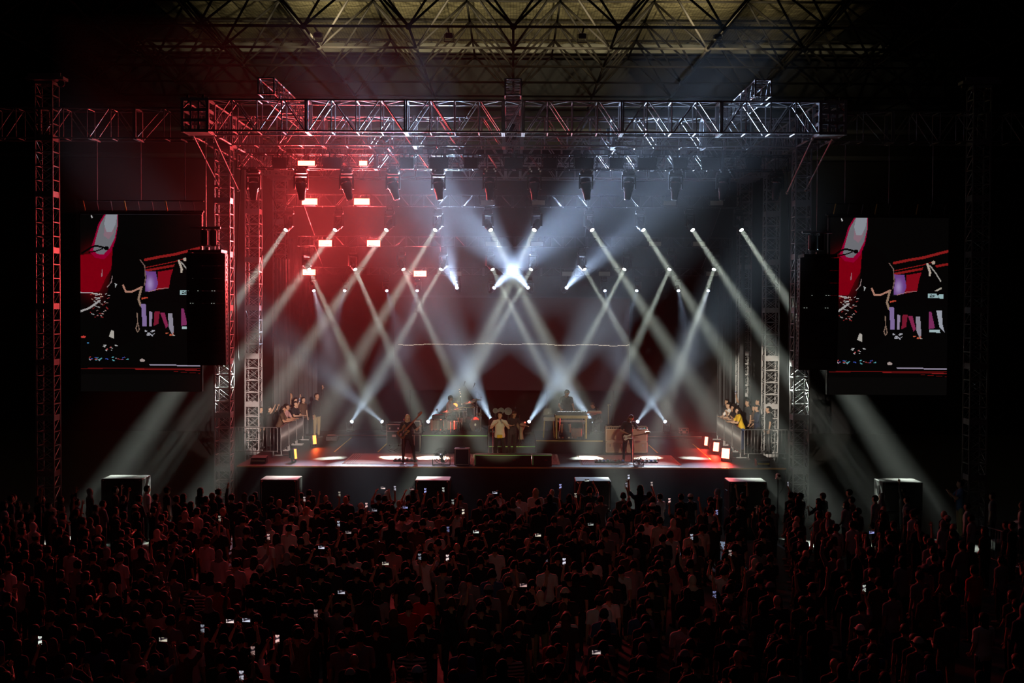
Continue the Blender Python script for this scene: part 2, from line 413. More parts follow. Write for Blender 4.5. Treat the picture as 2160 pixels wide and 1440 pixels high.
for x, lb in ((-8.3, 'far left'), (-4.45, 'left of centre'), (0, 'central'), (3.65, 'right of centre'), (8.55, 'far right')):
    hoist(x, 46.45, ZLT + .52, ZT + .02, 'black chain hoist above the front lighting truss, %s one' % lb)
for x, lb in ((-8.3, 'left'), (8.3, 'right')):
    hoist(x, HT[0], ZA + .45, ZT + .05, 'small chain hoist above the upper back truss, %s one' % lb)
# drop cables linking the back trusses
ordn4 = ('leftmost', 'second', 'third', 'rightmost')
k = 0
for x in (-8.2, -3, 3, 8.2):
    for (y0, z0), (y1, z1) in (((HT[0], ZA), (HT[1], ZB + .4)), ((HT[1], ZB), (HT[2], ZC_ + .3))):
        k += 1
        tag(MB().tube((x, y0, z0), (x, y1, z1), .012, n=5).build('steel_rope', STEEL), 'thin steel rope between the %s back trusses, %s of four' % ('upper two' if k % 2 else 'lower two', ordn4[(k - 1) // 2]), 'rope', 'steel ropes between the back trusses')

# invented floods, added under the space frame to light the foil through it
for i, (x, y, e) in enumerate(((-8.5, 56, 430), (-2.8, 56, 220), (3.0, 56, 200), (8.9, 56, 420))):
    t = thing('added_flood', 'added flood lamp under the roof frame pointed up at the foil, %s one' % ('leftmost', 'second', 'third', 'rightmost')[i], 'lamp', (x, y, ZL - .32))
    MB().bbox((0, 0, .1), (.34, .2, .2), .03).build('housing', BLK, t); MB().box((-.2, 0, .0), (.02, .05, .36)).box((.2, 0, .0), (.02, .05, .36)).box((0, 0, -.17), (.42, .05, .03)).box((0, -.4, .24), (.06, 1.2, .06)).build('bracket', BLKM, t)
    MB().box((0, .0, .205), (.28, .15, .01)).build('glass', CREAM, t)
    area((x, y + .3, ZL), (x, 67, HC), .4, e, (1, .87, .52), 85)

# ------------------------------------------------------------------ moving heads
def moving_head(label, lens, aim, ztop, E, col, half, r=.085, size=1., lm=LENSW, name='moving_head', group=None, lit=True, up=False):
    lens = V(lens); aim = V(aim); d = (aim - lens).normalized()
    piv = lens - d * .30 * size
    t = thing(name, label, 'stage light', piv, group=group)
    s = -1 if up else 1
    # base and clamps
    zb = (ztop - piv.z) if not up else -(piv.z - ztop)
    bh = .16 * size; bz = zb - s * bh / 2 if abs(zb) < .6 * size else s * (.42 * size + bh / 2)
    MB().bbox((0, 0, bz), (.36 * size, .3 * size, bh), .03).build('base', BLK, t)
    if not up and abs(zb) - abs(bz) > .1:
        MB().tube((-.1, 0, bz + bh / 2), (-.1, 0, zb), .02).tube((.1, 0, bz + bh / 2), (.1, 0, zb), .02).box((0, 0, zb - .03), (.3, .06, .05)).build('clamp', BLKM, t)
    pan = math.atan2(d.x, -d.y) if abs(d.x) + abs(d.y) > 1e-3 else 0
    ax = V((math.cos(pan), math.sin(pan), 0))
    yk = MB(); R = Matrix.Rotation(pan, 3, 'Z')
    for q in (-1, 1):
        yk.box(ax * q * .2 * size + V((0, 0, s * .17 * size)), (.05 * size, .13 * size, .46 * size), R)
    yk.box((0, 0, s * .38 * size), (.45 * size, .16 * size, .06 * size), R)
    yk.build('yoke', BLKM, t)
    hd = MB().lathe([(.06, -.22), (.14, -.2), (.155, -.1), (.155, .08), (.12, .16), (.115, .27), (.105, .29), (.105, .25)], (0, 0, 0), d, 14)
    hd.v = [tuple(q * size for q in p) for p in hd.v]
    hb = hd.build('head', BLK, t, smooth=False)
    rm = MB().lathe([(.08, .262), (.118, .262), (.12, .3), (.088, .3)], (0, 0, 0), d, 14); rm.v = [tuple(q * size for q in p) for p in rm.v]
    rm.build('lens_rim', BLKM, hb)
    ln = MB().lathe([(.08, .27), (.086, .303), (.06, .307), (.02, .309)], (0, 0, 0), d, 14); ln.v = [tuple(q * size for q in p) for p in ln.v]
    ln.build('lens', lm if lit else LENSOFF, hb)
    if lit == 'spot': spot(lens + d * .035, aim, r, E, col, half, t)
    elif lit: area(lens + d * .03, aim, 2 * r, E, col, math.degrees(half) * 2, parent=t)
    return t
LMX = {0: 'from the left'}
ordn = ['first', 'second', 'third', 'fourth', 'fifth', 'sixth', 'seventh', 'eighth', 'ninth', 'tenth', 'eleventh', 'twelfth']
XA = (603, 707, 815, 918, 1035, 1127, 1249, 1357, 1461, 1564); TA = (243, 318, 460, 600, 1300, 890, 1592, 1695, 1812, 1908)
for i, (x, t_) in enumerate(zip(XA, TA)):
    moving_head('moving head of the upper row shooting a pale beam down, %s from the left' % ordn[i], P(x, 485, HT[0]), P(t_, 1008, 42.9), ZA, EA, GW, .058, .085, name='beam_light', group='upper row of beam lights')
XB = (652, 749, 851, 930, 1039, 1120, 1233, 1317, 1412, 1506); TB = (833, 922, 1030, 698, 1240, 905, 1465, 1110, 1235, 1368)
for i, (x, t_) in enumerate(zip(XB, TB)):
    moving_head('moving head of the middle row shooting a pale beam down, %s from the left' % ordn[i], P(x, 568, HT[1]), Pz(t_, 966, SZ), ZB, EB, GW, .053, .078, size=.92, name='beam_light', group='middle row of beam lights')
XC = (662, 727, 816, 880, 1276, 1343, 1431, 1494); TC = (770, 615, 925, 790, 1380, 1230, 1500, 1352)
for i, (x, t_) in enumerate(zip(XC, TC)):
    strong = i in (0, 7)
    moving_head('small blue-white wash light under the lowest truss, %s from the left' % ordn[i], P(x, 613, HT[2]), P(t_, 990, 44.5), ZC_, EC * (2.6 if strong else .8), BW if not strong else (.75, .85, 1), .11, .06, size=.7, lm=LENSB, name='wash_light', group='lower row of wash lights')
UPX = ((964, 607, 862, 340), (1042, 607, 1330, 330), (1114, 607, 880, 330), (1195, 607, 1420, 345))
for i, (x, y, tx, ty) in enumerate(UPX):
    moving_head('dazzling blue-white wash light above the centre screen tilted upward, %s from the left' % ordn[i], P(x, y, HT[2] - .3), P(tx, ty, 46), ZC_, EU * (1.0 if i in (1, 2) else .6), (.5, .68, 1), .2, .07, size=.75, lm=LENSB, name='wash_light', group='up-facing wash lights')
XF = ((742, 889, 840, 730), (806, 889, 610, 725), (903, 889, 1020, 740), (1036, 885, 965, 740), (1116, 889, 1215, 745), (1252, 889, 1130, 740), (1345, 889, 1440, 760), (1403, 889, 1290, 730))
for i, (x, y, tx, ty) in enumerate(XF):
    moving_head('floor moving head behind the band shooting a blue-white beam up, %s from the left' % ordn[i], P(x, y, 56.0), P(tx, ty, 51.0), SZ + .02, EF * (.5 if i in (0, 1, 6, 7) else 1), (.6, .8, 1), .13, .06, size=.8, lm=LENSB, name='floor_light', group='floor beam lights', up=True)
# 12 big profiles hung under the front lighting truss
XP = (535, 635, 731, 829, 925, 1033, 1127, 1236, 1326, 1425, 1525, 1638)
for i, x in enumerate(XP):
    piv = P(x, 392, 46.46); tilt = (0.02, .1, .25, .3, .12, .0, .03, .1, -.1, -.1, -.08, -.12)[i]
    t = thing('profile_light', 'large unlit moving head hung under the front lighting truss, %s from the left' % ordn[i], 'stage light', piv, group='large heads under the front lighting truss')
    d = V((tilt, -.12, -1)).normalized(); ztop = ZLT - piv.z
    MB().bbox((0, 0, ztop - .1), (.46, .36, .16), .04).build('base', BLK, t)
    yk = MB()
    for q in (-1, 1): yk.box((q * .235, 0, .13), (.05, .16, .5))
    yk.box((0, 0, .36), (.5, .2, .08)); yk.build('yoke', BLKM, t)
    hb = MB().lathe([(.08, -.3), (.17, -.27), (.2, -.1), (.2, .06), (.16, .12), (.165, .2), (.14, .24), (.11, .5), (.1, .52)], (0, 0, 0), d, 16).build('head', BLKM, t, smooth=True)
    MB().lathe([(.085, .515), (.08, .53)], (0, 0, 0), d, 14).build('lens', LENSOFF, hb)
    MB().lathe([(.205, -.12), (.215, -.1), (.205, -.08)], (0, 0, 0), d, 16).build('ring', CHROME, hb)
    c = MB()
    for q in (-.16, .16): c.box((q, 0, ztop - .01), (.06, .6, .05)).lathe([(.035, -.04), (.035, .04)], (q + .05, -.2, ztop - .08), (0, 1, 0), 8)
    c.build('clamp', CHROME, t)

# ------------------------------------------------------------------ LED strobe panels
def panel(label, px, py, D, w, h, m, zt=None, yaw=0, E=0, col=(1, .02, .015), name='led_strobe', group=None, floor=False, tilt=0, chord=False):
    p = P(px, py, D)
    t = thing(name, label, 'stage light', p, (tilt, 0, yaw), group=group)
    MB().bbox((0, .11, 0), (w + .05, .18, h + .05), .02).build('housing', BLK, t)
    fc = MB().box((0, .012, 0), (w, .02, h)).build('led_face', m, t)
    fins = MB()
    for q in range(5): fins.box((-w * .4 + q * w * .2, .23, 0), (.02, .07, h * .8))
    fins.build('cooling_fin', BLKM, t)
    bk = MB()
    for q in (-1, 1): bk.box((q * (w / 2 + .05), .11, (.12 if not floor else -.1)), (.03, .05, .34))
    if not floor: bk.box((0, .11, .29), (w + .13, .05, .03))
    else: bk.box((0, .11, -.27), (w + .13, .05, .03))
    if zt is not None: bk.box((-w * .3, .12, (.3 + zt) / 2), (.03, .03, abs(zt - .3))).box((w * .3, .12, (.3 + zt) / 2), (.03, .03, abs(zt - .3))).box((0, .12, zt), (w * .7, .5, .03))
    if chord: bk.box((-.1, .1, ZLT + .26 - p.z), (.04, .06, .6)).box((.1, .1, ZLT + .26 - p.z), (.04, .06, .6))
    bk.build('bracket', BLKM, t)
    if E:
        R = Matrix.Rotation(yaw, 3, 'Z') @ Matrix.Rotation(tilt, 3, 'X'); n = R @ V((0, -1, 0)); a = p + n * .03
        l = area(a, a + n, w, E, col, 120, h)
    return t
RP = ((646, 344, 46.0, .6, .17), (766, 344, 46.0, .28, .17), (653, 425, HT[0] - .3, .6, .24), (763, 425, HT[0] - .3, .6, .24), (686, 513, HT[1] - .3, .54, .26), (788, 513, HT[1] - .3, .54, .26), (652, 574, HT[2] - .3, .54, .24), (886, 577, HT[2] - .3, .54, .24))
for i, (x, y, D, w, h) in enumerate(RP):
    panel('glowing red strobe panel, %s' % ('longer one on the front lighting truss', 'shorter one on the front lighting truss', 'left one on the upper back truss', 'right one on the upper back truss', 'left one on the middle back truss', 'right one on the middle back truss', 'left one on the lowest back truss', 'right one on the lowest back truss, apart from the rest')[i], x, y, D, w, h, REDON, col=(1, .075, .08), zt=(ZLT + .52, ZA, ZB + .0, ZC_)[i // 2] - P(x, y, D).z if i // 2 != 0 else None, E=ER * (.35 if i < 2 else 1), group='red strobe panels')
for i, (x, y, D) in enumerate(((1028, 427, 50.2), (1136, 427, 50.2), (1413, 428, 50.2), (1512, 428, 50.2), (1037, 514, 52.9), (1133, 514, 52.9), (1382, 514, 52.9), (1475, 514, 52.9), (961, 577, 55.3), (1198, 577, 55.3), (1275, 577, 55.3), (1502, 577, 55.3))):
    panel('unlit cream strobe panel on the %s back truss, %s of the row' % (('upper', 'middle', 'lowest')[i // 4], ordn[i % 4]), x, y, D, .5, .18, PANELOFF, group='unlit strobe panels')
for i, x in enumerate((590, 700, 858, 925, 993, 1083, 1160, 1232, 1300, 1365, 1435, 1500, 1590)):
    t = panel('black wash box fixed inside the front lighting truss, %s from the left' % (ordn[i] if i < 12 else 'last'), x, 344, 46.1, .62 if i % 2 else .45, .36, GRL, name='wash_box', chord=True, group='black boxes in the front lighting truss')
# floor panels by the barriers
for i, (x, y, w, h, yaw, m, E, D) in enumerate(((664, 927, .16, .34, .9, ORON, 16, 52.3), (624, 957, .12, .34, 1.15, ORON, 6, 48.2), (1489, 930, .18, .34, -1.1, REDON, 42, 52.2), (1510, 942, .26, .34, -.9, REDON, 60, 50.4), (1530, 956, .32, .36, -.75, REDON, 80, 48.7))):
    z = SZ + .3; q = Pz(x, y, z)
    yw = yaw
    t = panel('%s floor strobe beside the %s barrier, %s' % (('glowing orange', 'dim orange', 'red', 'red', 'red')[i], 'left' if i < 2 else 'right', ('rear one', 'front one', 'rearmost', 'middle one', 'front one')[i]), x, y, q.y, w, h, m, yaw=yw if x < 1083 else yw, E=E, col=(1, .03, .015) if i > 1 else (1, .1, .02), name='floor_strobe', group='floor strobes', floor=True, tilt=-.1)

# ------------------------------------------------------------------ video screens (their picture is drawn cell by cell)
def raster(W, Hh, ops, base):
    im = np.zeros((Hh, W, 3)); im[:] = base
    yy, xx = np.mgrid[0:Hh, 0:W]; U = (xx + .5) / W * 777 + 345; Vv = (yy + .5) / Hh * 1158 + 187
    rs = np.random.RandomState(5)
    for op in ops:
        k = op[0]
        if k == 'poly':
            pts = op[1]; inside = np.zeros(U.shape, bool); j = len(pts) - 1
            for i in range(len(pts)):
                xi, yi = pts[i]; xj, yj = pts[j]
                c = ((yi > Vv) != (yj > Vv)) & (U < (xj - xi) * (Vv - yi) / ((yj - yi) or 1e-9) + xi); inside ^= c; j = i
            im[inside] = op[2]
        elif k == 'line':
            pts, wdt, col = op[1:4]
            for (x0, y0), (x1, y1) in zip(pts, pts[1:]):
                dx, dy = x1 - x0, y1 - y0; L = dx * dx + dy * dy or 1; t = np.clip(((U - x0) * dx + (Vv - y0) * dy) / L, 0, 1)
                m_ = (U - x0 - t * dx) ** 2 + (Vv - y0 - t * dy) ** 2 < (wdt / 2) ** 2; im[m_] = col
        elif k == 'glow':
            (cx, cy, rx, ry), col = op[1:3]; g = np.exp(-(((U - cx) / rx) ** 2 + ((Vv - cy) / ry) ** 2)) [..., None]; im += g * np.array(col)
        elif k == 'ell':
            (cx, cy, rx, ry), col = op[1:3]; im[((U - cx) / rx) ** 2 + ((Vv - cy) / ry) ** 2 < 1] = col
        elif k == 'specks':
            (x0, y0, x1, y1), n, cols = op[1:4]
            for _ in range(n):
                cx = rs.uniform(x0, x1); cy = rs.uniform(y0, y1); a = rs.uniform(-.6, .6); l = rs.uniform(4, 16); c = cols[rs.randint(len(cols))]
                dx, dy = math.cos(a) * l, math.sin(a) * l; t = np.clip(((U - cx) * dx + (Vv - cy) * dy) / (l * l), 0, 1)
                im[(U - cx - t * dx) ** 2 + (Vv - cy - t * dy) ** 2 < rs.uniform(1.5, 3.5) ** 2] = c
    return im
R_ = (.34, .0, .008); K_ = (.0015, .001, .001)
OPS = [('glow', (430, 560, 70, 110), (.30, 0, .008)), ('poly', [(345, 452), (500, 440), (560, 380), (560, 520), (510, 600), (470, 690), (345, 700)], (.22, 0, .006)),
       ('poly', [(500, 187), (592, 187), (590, 260), (575, 350), (545, 430), (500, 480), (440, 470), (405, 430), (440, 330), (462, 250)], (.30, .0, .03)),
       ('poly', [(510, 187), (588, 187), (586, 260), (568, 340), (540, 400), (495, 450), (455, 445), (428, 420), (450, 330), (472, 255)], (.17, .17, .19)),
       ('poly', [(505, 240), (572, 240), (560, 310), (530, 350), (497, 325)], (.26, .16, .2)), ('poly', [(512, 187), (586, 187), (575, 250), (550, 300), (515, 300), (500, 250)], (.28, .3, .34)),
       ('line', [(355, 440), (420, 400), (445, 392), (480, 398), (515, 408)], 12, K_), ('line', [(400, 435), (450, 425), (490, 410)], 8, K_), ('ell', (515, 408, 16, 13), K_), ('line', [(417, 196), (422, 207)], 7, (.6, .6, .6)),
       ('line', [(765, 482), (860, 462), (960, 445), (1122, 402)], 17, (.27, .012, .012)), ('line', [(770, 532), (960, 492), (1030, 470)], 5, (.28, .01, .01)), ('line', [(770, 552), (900, 528), (1122, 487)], 15, (.25, .01, .01)),
       ('poly', [(850, 560), (960, 540), (1000, 600), (960, 670), (840, 680)], (.24, .003, .01)), ('poly', [(765, 555), (835, 560), (850, 640), (830, 685), (765, 690)], (.16, .05, .25)), ('glow', (797, 640, 22, 42), (.22, .22, .3)),
       ('poly', [(555, 400), (610, 370), (690, 400), (740, 480), (775, 590), (765, 660), (745, 720), (740, 900), (700, 1000), (600, 1050), (480, 1040), (470, 900), (520, 700), (545, 560)], K_),
       ('line', [(733, 482), (762, 520), (768, 600), (760, 650)], 6, (.2, .12, .1)), ('line', [(622, 650), (640, 692), (680, 690), (745, 660)], 12, (.45, .22, .16)), ('line', [(740, 665), (722, 740), (735, 780)], 14, (.3, .2, .14)),
       ('line', [(552, 590), (545, 630), (520, 660)], 5, (.3, .2, .2)), ('poly', [(567, 635), (584, 640), (572, 665)], (.4, .42, .42)), ('line', [(487, 550), (483, 590)], 6, (.3, .2, .2)),
       ('line', [(712, 830), (716, 890), (705, 930), (714, 955), (726, 940), (718, 895)], 6, (.25, .16, .12)),
       ('poly', [(960, 500), (1000, 480), (1040, 500), (1080, 590), (1082, 665), (920, 668), (930, 600)], K_), ('line', [(985, 487), (1003, 540), (1002, 560)], 14, (.5, .42, .35)), ('line', [(1000, 495), (1040, 545), (1075, 600)], 8, (.35, .33, .3)), ('ell', (1025, 478, 12, 12), (.45, .35, .28)), ('line', [(1040, 665), (1078, 645)], 10, (.4, .36, .3)),
       ('poly', [(745, 700), (920, 665), (1115, 665), (1115, 760), (745, 765)], K_), ('poly', [(990, 680), (1095, 684), (1095, 712), (990, 708)], (.34, .5, .52)), ('specks', (1000, 684, 1090, 706), 8, [K_]), ('line', [(745, 735), (778, 728)], 10, (.5, .06, .03)), ('line', [(790, 690), (850, 672), (920, 664)], 4, (.4, .2, .2)),
       ('poly', [(738, 770), (768, 770), (776, 915), (748, 918)], (.24, .16, .36)), ('poly', [(790, 820), (812, 822), (806, 918), (790, 915)], (.3, .24, .36)), ('poly', [(826, 820), (860, 820), (850, 900), (820, 915)], (.2, .01, .03)), ('poly', [(862, 828), (892, 828), (915, 915), (900, 930)], (.25, .02, .08)), ('poly', [(912, 832), (942, 832), (952, 960), (938, 968), (920, 930)], (.28, .26, .32)),
       ('poly', [(998, 800), (1016, 800), (1040, 905), (1000, 912)], (.22, .03, .12)), ('poly', [(1048, 790), (1084, 790), (1090, 880), (1105, 935), (1070, 900)], (.36, .38, .44)), ('poly', [(1003, 918), (1072, 918), (1076, 936), (1003, 934)], (.38, .5, .52)),
       ('line', [(770, 970), (820, 940)], 5, K_), ('specks', (760, 940, 820, 975), 16, [(.4, .4, .45)]), ('specks', (895, 960, 960, 978), 8, [(.5, .45, .4), (.5, .1, .05)]),
       ('specks', (400, 700, 530, 740), 18, [(.6, .35, .25), (.5, .5, .5), (.4, .05, .05)]), ('specks', (405, 740, 520, 860), 30, [(.4, .25, .22), (.3, .3, .3), (.25, .02, .02)]), ('line', [(345, 697), (420, 700), (470, 712)], 5, (.5, .5, .5)), ('line', [(345, 820), (400, 800), (470, 750)], 12, (.4, .38, .38)),
       ('poly', [(545, 940), (560, 950), (560, 998), (528, 985)], (.45, .42, .38)), ('specks', (490, 1040, 570, 1075), 10, [(.5, .5, .5), (.5, .1, .1)]), ('specks', (400, 1120, 660, 1140), 22, [(.4, .4, .45), (.05, .1, .5), (.4, .05, .05), (.1, .35, .4)]), ('ell', (745, 1140, 16, 10), (.4, .32, .3)), ('ell', (362, 988, 16, 8), (.6, .05, .04)), ('ell', (392, 1028, 6, 5), (.05, .2, .4)),
       ('line', [(795, 1168), (1122, 1175)], 8, (.34, .3, .4)), ('line', [(345, 1195), (560, 1193), (1122, 1192)], 5, (.13, .005, .005)), ('line', [(700, 1198), (1122, 1203)], 5, (.22, .01, .01)), ('line', [(950, 1212), (1122, 1224)], 3, (.12, .004, .004)),
       ('poly', [(300, 1232), (1130, 1232), (1130, 1350), (300, 1350)], (.0026, .0022, .002))]
def vidmat():
    m = bpy.data.materials.new('video_wall_picture'); m.use_nodes = True; nt = m.node_tree; b = nt.nodes['Principled BSDF']
    b.inputs['Base Color'].default_value = (.006, .006, .006, 1); b.inputs['Roughness'].default_value = .6; b.inputs['Specular IOR Level'].default_value = .1
    a = nt.nodes.new('ShaderNodeAttribute'); a.attribute_name = 'picture'; nt.links.new(a.outputs['Color'], b.inputs['Emission Color'])
    b.inputs['Emission Strength'].default_value = .8; m.cycles.emission_sampling = 'NONE'; return m
VID = vidmat()
def screen(name, label, x0, x1, z0, z1, D, im, frame=True):
    t = thing(name, label, 'screen', ((x0 + x1) / 2, D, z0)); W = x1 - x0; Hh = z1 - z0
    ny, nx = im.shape[:2]; pts = []; 
    xs = np.linspace(-W / 2, W / 2, nx + 1); zs = np.linspace(Hh, 0, ny + 1)
    pts = [(x, 0, z) for z in zs for x in xs]
    fs = [(j * (nx + 1) + i, (j + 1) * (nx + 1) + i, (j + 1) * (nx + 1) + i + 1, j * (nx + 1) + i + 1) for j in range(ny) for i in range(nx)]
    me = bpy.data.meshes.new('picture_face'); me.from_pydata(pts, [], fs); me.materials.append(VID)
    at = me.attributes.new('picture', 'FLOAT_COLOR', 'CORNER'); c = np.ones((ny * nx, 4, 4), dtype=np.float32); c[:, :, :3] = im.reshape(-1, 1, 3)
    at.data.foreach_set('color', c.reshape(-1)); link('picture_face', me, t)
    # cabinets behind the face, each 0.5 to 1 m
    nx_, nz_ = max(1, round(W / 1.05)), max(1, round(Hh / 1.05)); cw, ch = W / nx_, Hh / nz_
    cm = MB().box((0, .07, 0), (cw - .012, .1, ch - .012)).mesh('cabinet', BLK)
    for i in range(nx_):
        for j in range(nz_): link('cabinet', cm, t, (-W / 2 + (i + .5) * cw, 0, (j + .5) * ch))
    fr_ = MB().box((0, .2, Hh + .06), (W + .1, .12, .08)).box((-W / 2 - .03, .15, Hh / 2), (.04, .2, Hh)).box((W / 2 + .03, .15, Hh / 2), (.04, .2, Hh)).build('frame', BLKM, t)
    return t
im = raster(190, 284, OPS, (.0016, .0013, .0012))
xl0, xl1 = P(170, 640, 43.85).x, P(422, 640, 43.85).x; zt_, zb_ = P(1083, 456, 43.85).z, P(1083, 829, 43.85).z
screen('video_screen', 'tall left video screen showing musicians in red light', xl0, xl1, zb_, zt_, 43.85, im)
screen('video_screen', 'tall right video screen showing musicians in red light', P(1750, 640, 43.85).x, P(1999, 640, 43.85).x, zb_, zt_, 43.85, im)
imc = np.zeros((160, 260, 3)); imc[:] = (.018, .006, .006)
for i in range(4, 260):
    a = 80 + round(.9 * math.sin(i * .11) + .8 * math.sin(i * .03 + 1)); imc[a, i] = (.9, .78, .58) if (i * 7919) % 5 else (.55, .46, .34)
screen('centre_screen', 'wide dark screen behind the band with one thin pale line', P(833, 640, 57.6).x, P(1328, 640, 57.6).x, P(1083, 823, 57.6).z, P(1083, 628, 57.6).z, 57.6, imc)
cs = [o for o in bpy.data.objects if o.name == 'centre_screen'][0]
for q in (-4.6, -1.6, 1.6, 4.6): MB().tube((q, .2, .1), (q, .2, SZ - cs.location.z), .03).box((q, .2, SZ + .02 - cs.location.z), (.4, .7, .04)).build('support_leg', BLKM, cs)
# header bars, hangers above the side screens
for sx, sd in ((-1, 'left'), (1, 'right')):
    xc = (xl0 + xl1) / 2 if sx < 0 else (P(1750, 640, 43.85).x + P(1999, 640, 43.85).x) / 2
    t = thing('screen_header', 'dark header bar with slanting straps above the %s video screen' % sd, 'rigging bar', (xc, 43.98, zt_ + .12))
    MB().box((0, 0, 0), (4.3, .12, .06)).box((0, 0, .36), (4.3, .08, .04)).build('bar', BLKM, t)
    for q in range(9):
        xx_ = -1.9 + q * .47
        MB().tube((xx_, -.06, 0), (xx_ + .07 * sx, -.06, .36), .012 if q % 3 else .022).build('strap', STEEL if q % 3 else TAPE, t)
    for q in (-1.5, 0, 1.5): MB().tube((q, 0, .36), (q, 0, ZT - zt_ - .13), .015).box((q, -.13, ZT - zt_ - .14), (.05, .9, .05)).build('hanging_chain', STEEL, t)

# curtains
def curtain(label, a, b, z0, z1, folds, m=CURT, amp=.09):
    a = V(a); b = V(b); n = folds * 8; d = (b - a); nn = V((-d.y, d.x, 0)).normalized(); pts = []
    r2 = random.Random(int(abs(a.x * 100)) + folds); ph = r2.uniform(0, 6)
    rows = [(0, 1), (.35, .85), (.7, .6), (1, .25)]
    for f, am in rows:
        for i in range(n + 1):
            t = i / n; o = amp * am * (math.sin(t * folds * 2 * math.pi + ph) + .4 * math.sin(t * folds * 3.3 * math.pi + 1))
            p = a + d * t + nn * o; pts.append((p.x, p.y, z0 + (z1 - z0) * f))
    mb = MB(); N = n + 1
    mb.add(pts, [(j * N + i, j * N + i + 1, (j + 1) * N + i + 1, (j + 1) * N + i) for j in range(len(rows) - 1) for i in range(n)])
    return tag(mb.build('curtain', m, smooth=True), label, 'curtain', 'side curtains')
curtain('gathered dark side curtain behind the left spectators', (-9.75, 55.8, 0), (-8.75, 57.2, 0), SZ, 10.6, 6)
curtain('gathered dark side curtain just behind the second left tower', (-9.62, 51.9, 0), (-9.3, 53.4, 0), SZ, 9.6, 5)
curtain('gathered dark side curtain behind the right spectators', (8.95, 55.6, 0), (9.75, 57.2, 0), SZ, 10.6, 6)
curtain('narrow grey side curtain just behind the second right tower', (9.3, 51.9, 0), (9.62, 53.2, 0), SZ, 10.6, 4)

# ------------------------------------------------------------------ line arrays
def line_array(sx, sd):
    D = 42.6; px0, px1 = ((393, 475) if sx < 0 else (1687, 1769))
    x0, x1 = P(px0, 650, D).x, P(px1, 650, D).x; xc = (x0 + x1) / 2; w = x1 - x0; ztop = P(1083, 537 if sx < 0 else 541, D).z
    t = thing('line_array', 'tall hung column of black loudspeakers beside the %s tower' % sd, 'loudspeaker', (xc, D, ztop))
    hgt = .415; z = 0; y = 0
    cabm = MB(); ww = w / 2
    # trapezoid cabinet: front grille face wider than the back
    for zz0, zz1 in ((-hgt + .002, -.002),):
        cabm.rings([[V((-ww, 0, q)), V((ww, 0, q)), V((ww * .92, .62, q * .9 - .02)), V((-ww * .92, .62, q * .9 - .02))] for q in (zz0, zz1)])
    cm = cabm.mesh('cabinet', CAB)
    gm = MB().box((-.03, -.012, -hgt / 2), (w - .1, .02, hgt - .05)).mesh('grille', GRL)
    hm = MB()
    for q in (-1, 1):
        hm.box((q * (ww + .004 - .03), .30, -hgt * .3), (.05, .1, .09)).box((q * (ww + .004 - .03), .30, -hgt * .68), (.05, .09, .07))
    hm = hm.mesh('handle', BLKM)
    rm_ = MB()
    for q in (-1, 1): rm_.box((q * (ww - .01), .12, -hgt / 2), (.02, .04, hgt * 1.02)).box((q * (ww * .93), .56, -hgt / 2), (.02, .04, hgt * 1.0))
    rm_ = rm_.mesh('rigging_strap', STEEL)
    for i in range(9):
        a = .012 * i ** 1.15 * .6
        c = link('cabinet', cm, t, (0, y, z), (a, 0, 0)); link('grille', gm, c); link('handle', hm, c); link('rigging_strap', rm_, c)
        z -= hgt * math.cos(a); y += -hgt * math.sin(a) * -1 * .8
    fb = MB()
    for q in (-1, 1): fb.box((q * ww * .8, .3, .07), (.07, .9, .1))
    fb.box((0, .0, .07), (w * .8, .07, .1)).box((0, .5, .07), (w * .8, .07, .1)).build('hanging_frame', BLKM, t)
    mo = MB()
    for q in (0, .3):
        mo.lathe([(.08, 0), (.13, .05), (.13, .5), (.08, .55)], (q - .1 if sx < 0 else -q + .1, .25, .25), (0, 0, 1), 12)
    mo.build('hoist_motor', BLK, t)
    pp = MB().tube((-.55, .2, .86), (.45, .2, .86), .045, n=8).box((0, .25, .14), (.12, .1, .14)).build('pipe', STEEL, t)
    MB().tube((-.05, .25, .8), (-.05, .25, ZT - ztop), .014, n=5).box((0, .25, ZT - ztop - .03), (1.1, .06, .06)).build('chain', STEEL, t)
    ld = MB()
    for zz, xs in ((-.415 * 3, (-.25, .22, .3)), (-.415 * 4, (-.5, -.42, .2, .28))):
        for q in xs: ld.box((q * (1 if sx < 0 else 1), -.03, zz), (.03, .012, .012))
    ld.build('status_light', mat('small_white_light', (.8, .8, .8), .5, emit=(.8, .9, .8), es=.6), t)
line_array(-1, 'left front'); line_array(1, 'right front')

# ------------------------------------------------------------------ subwoofers on the ground
def subw(px0, px1, label, group='subwoofers in front of the stage'):
    D = 42.0; x0, x1 = P(px0, 1006, D).x, P(px1, 1006, D).x; w = x1 - x0; xc = (x0 + x1) / 2
    for lv in (0, 1):
        t = thing('subwoofer', '%s %s' % (('lower black subwoofer of the stack', 'upper black subwoofer, topmost of the stack')[lv], label), 'loudspeaker', (xc, D, lv * .97), group=group)
        MB().bbox((0, .5, .48), (w, 1.0, .96), .02).build('cabinet', CAB, t)
        MB().box((0, -.012, .48), (w - .12, .02, .84)).build('grille', GRL, t)
        for q in (-1, 1):
            MB().box((q * (w / 2 + .0), .5, .55), (.02, .3, .14)).build('handle', BLKM, t)
            MB().box((q * (w / 2 - .08), .0, .48), (.05, .03, .9)).build('corner_rail', CHROME, t)
for a, b, l in ((213, 300, 'below the left video screen'), (548, 627, 'at the left end of the stage front'), (875, 949, 'in front of the stage below the fan'), (1214, 1289, 'in front of the stage below the keyboards'), (1538, 1618, 'at the right end of the stage front'), (1862, 1947, 'below the right video screen')):
    subw(a, b, l)

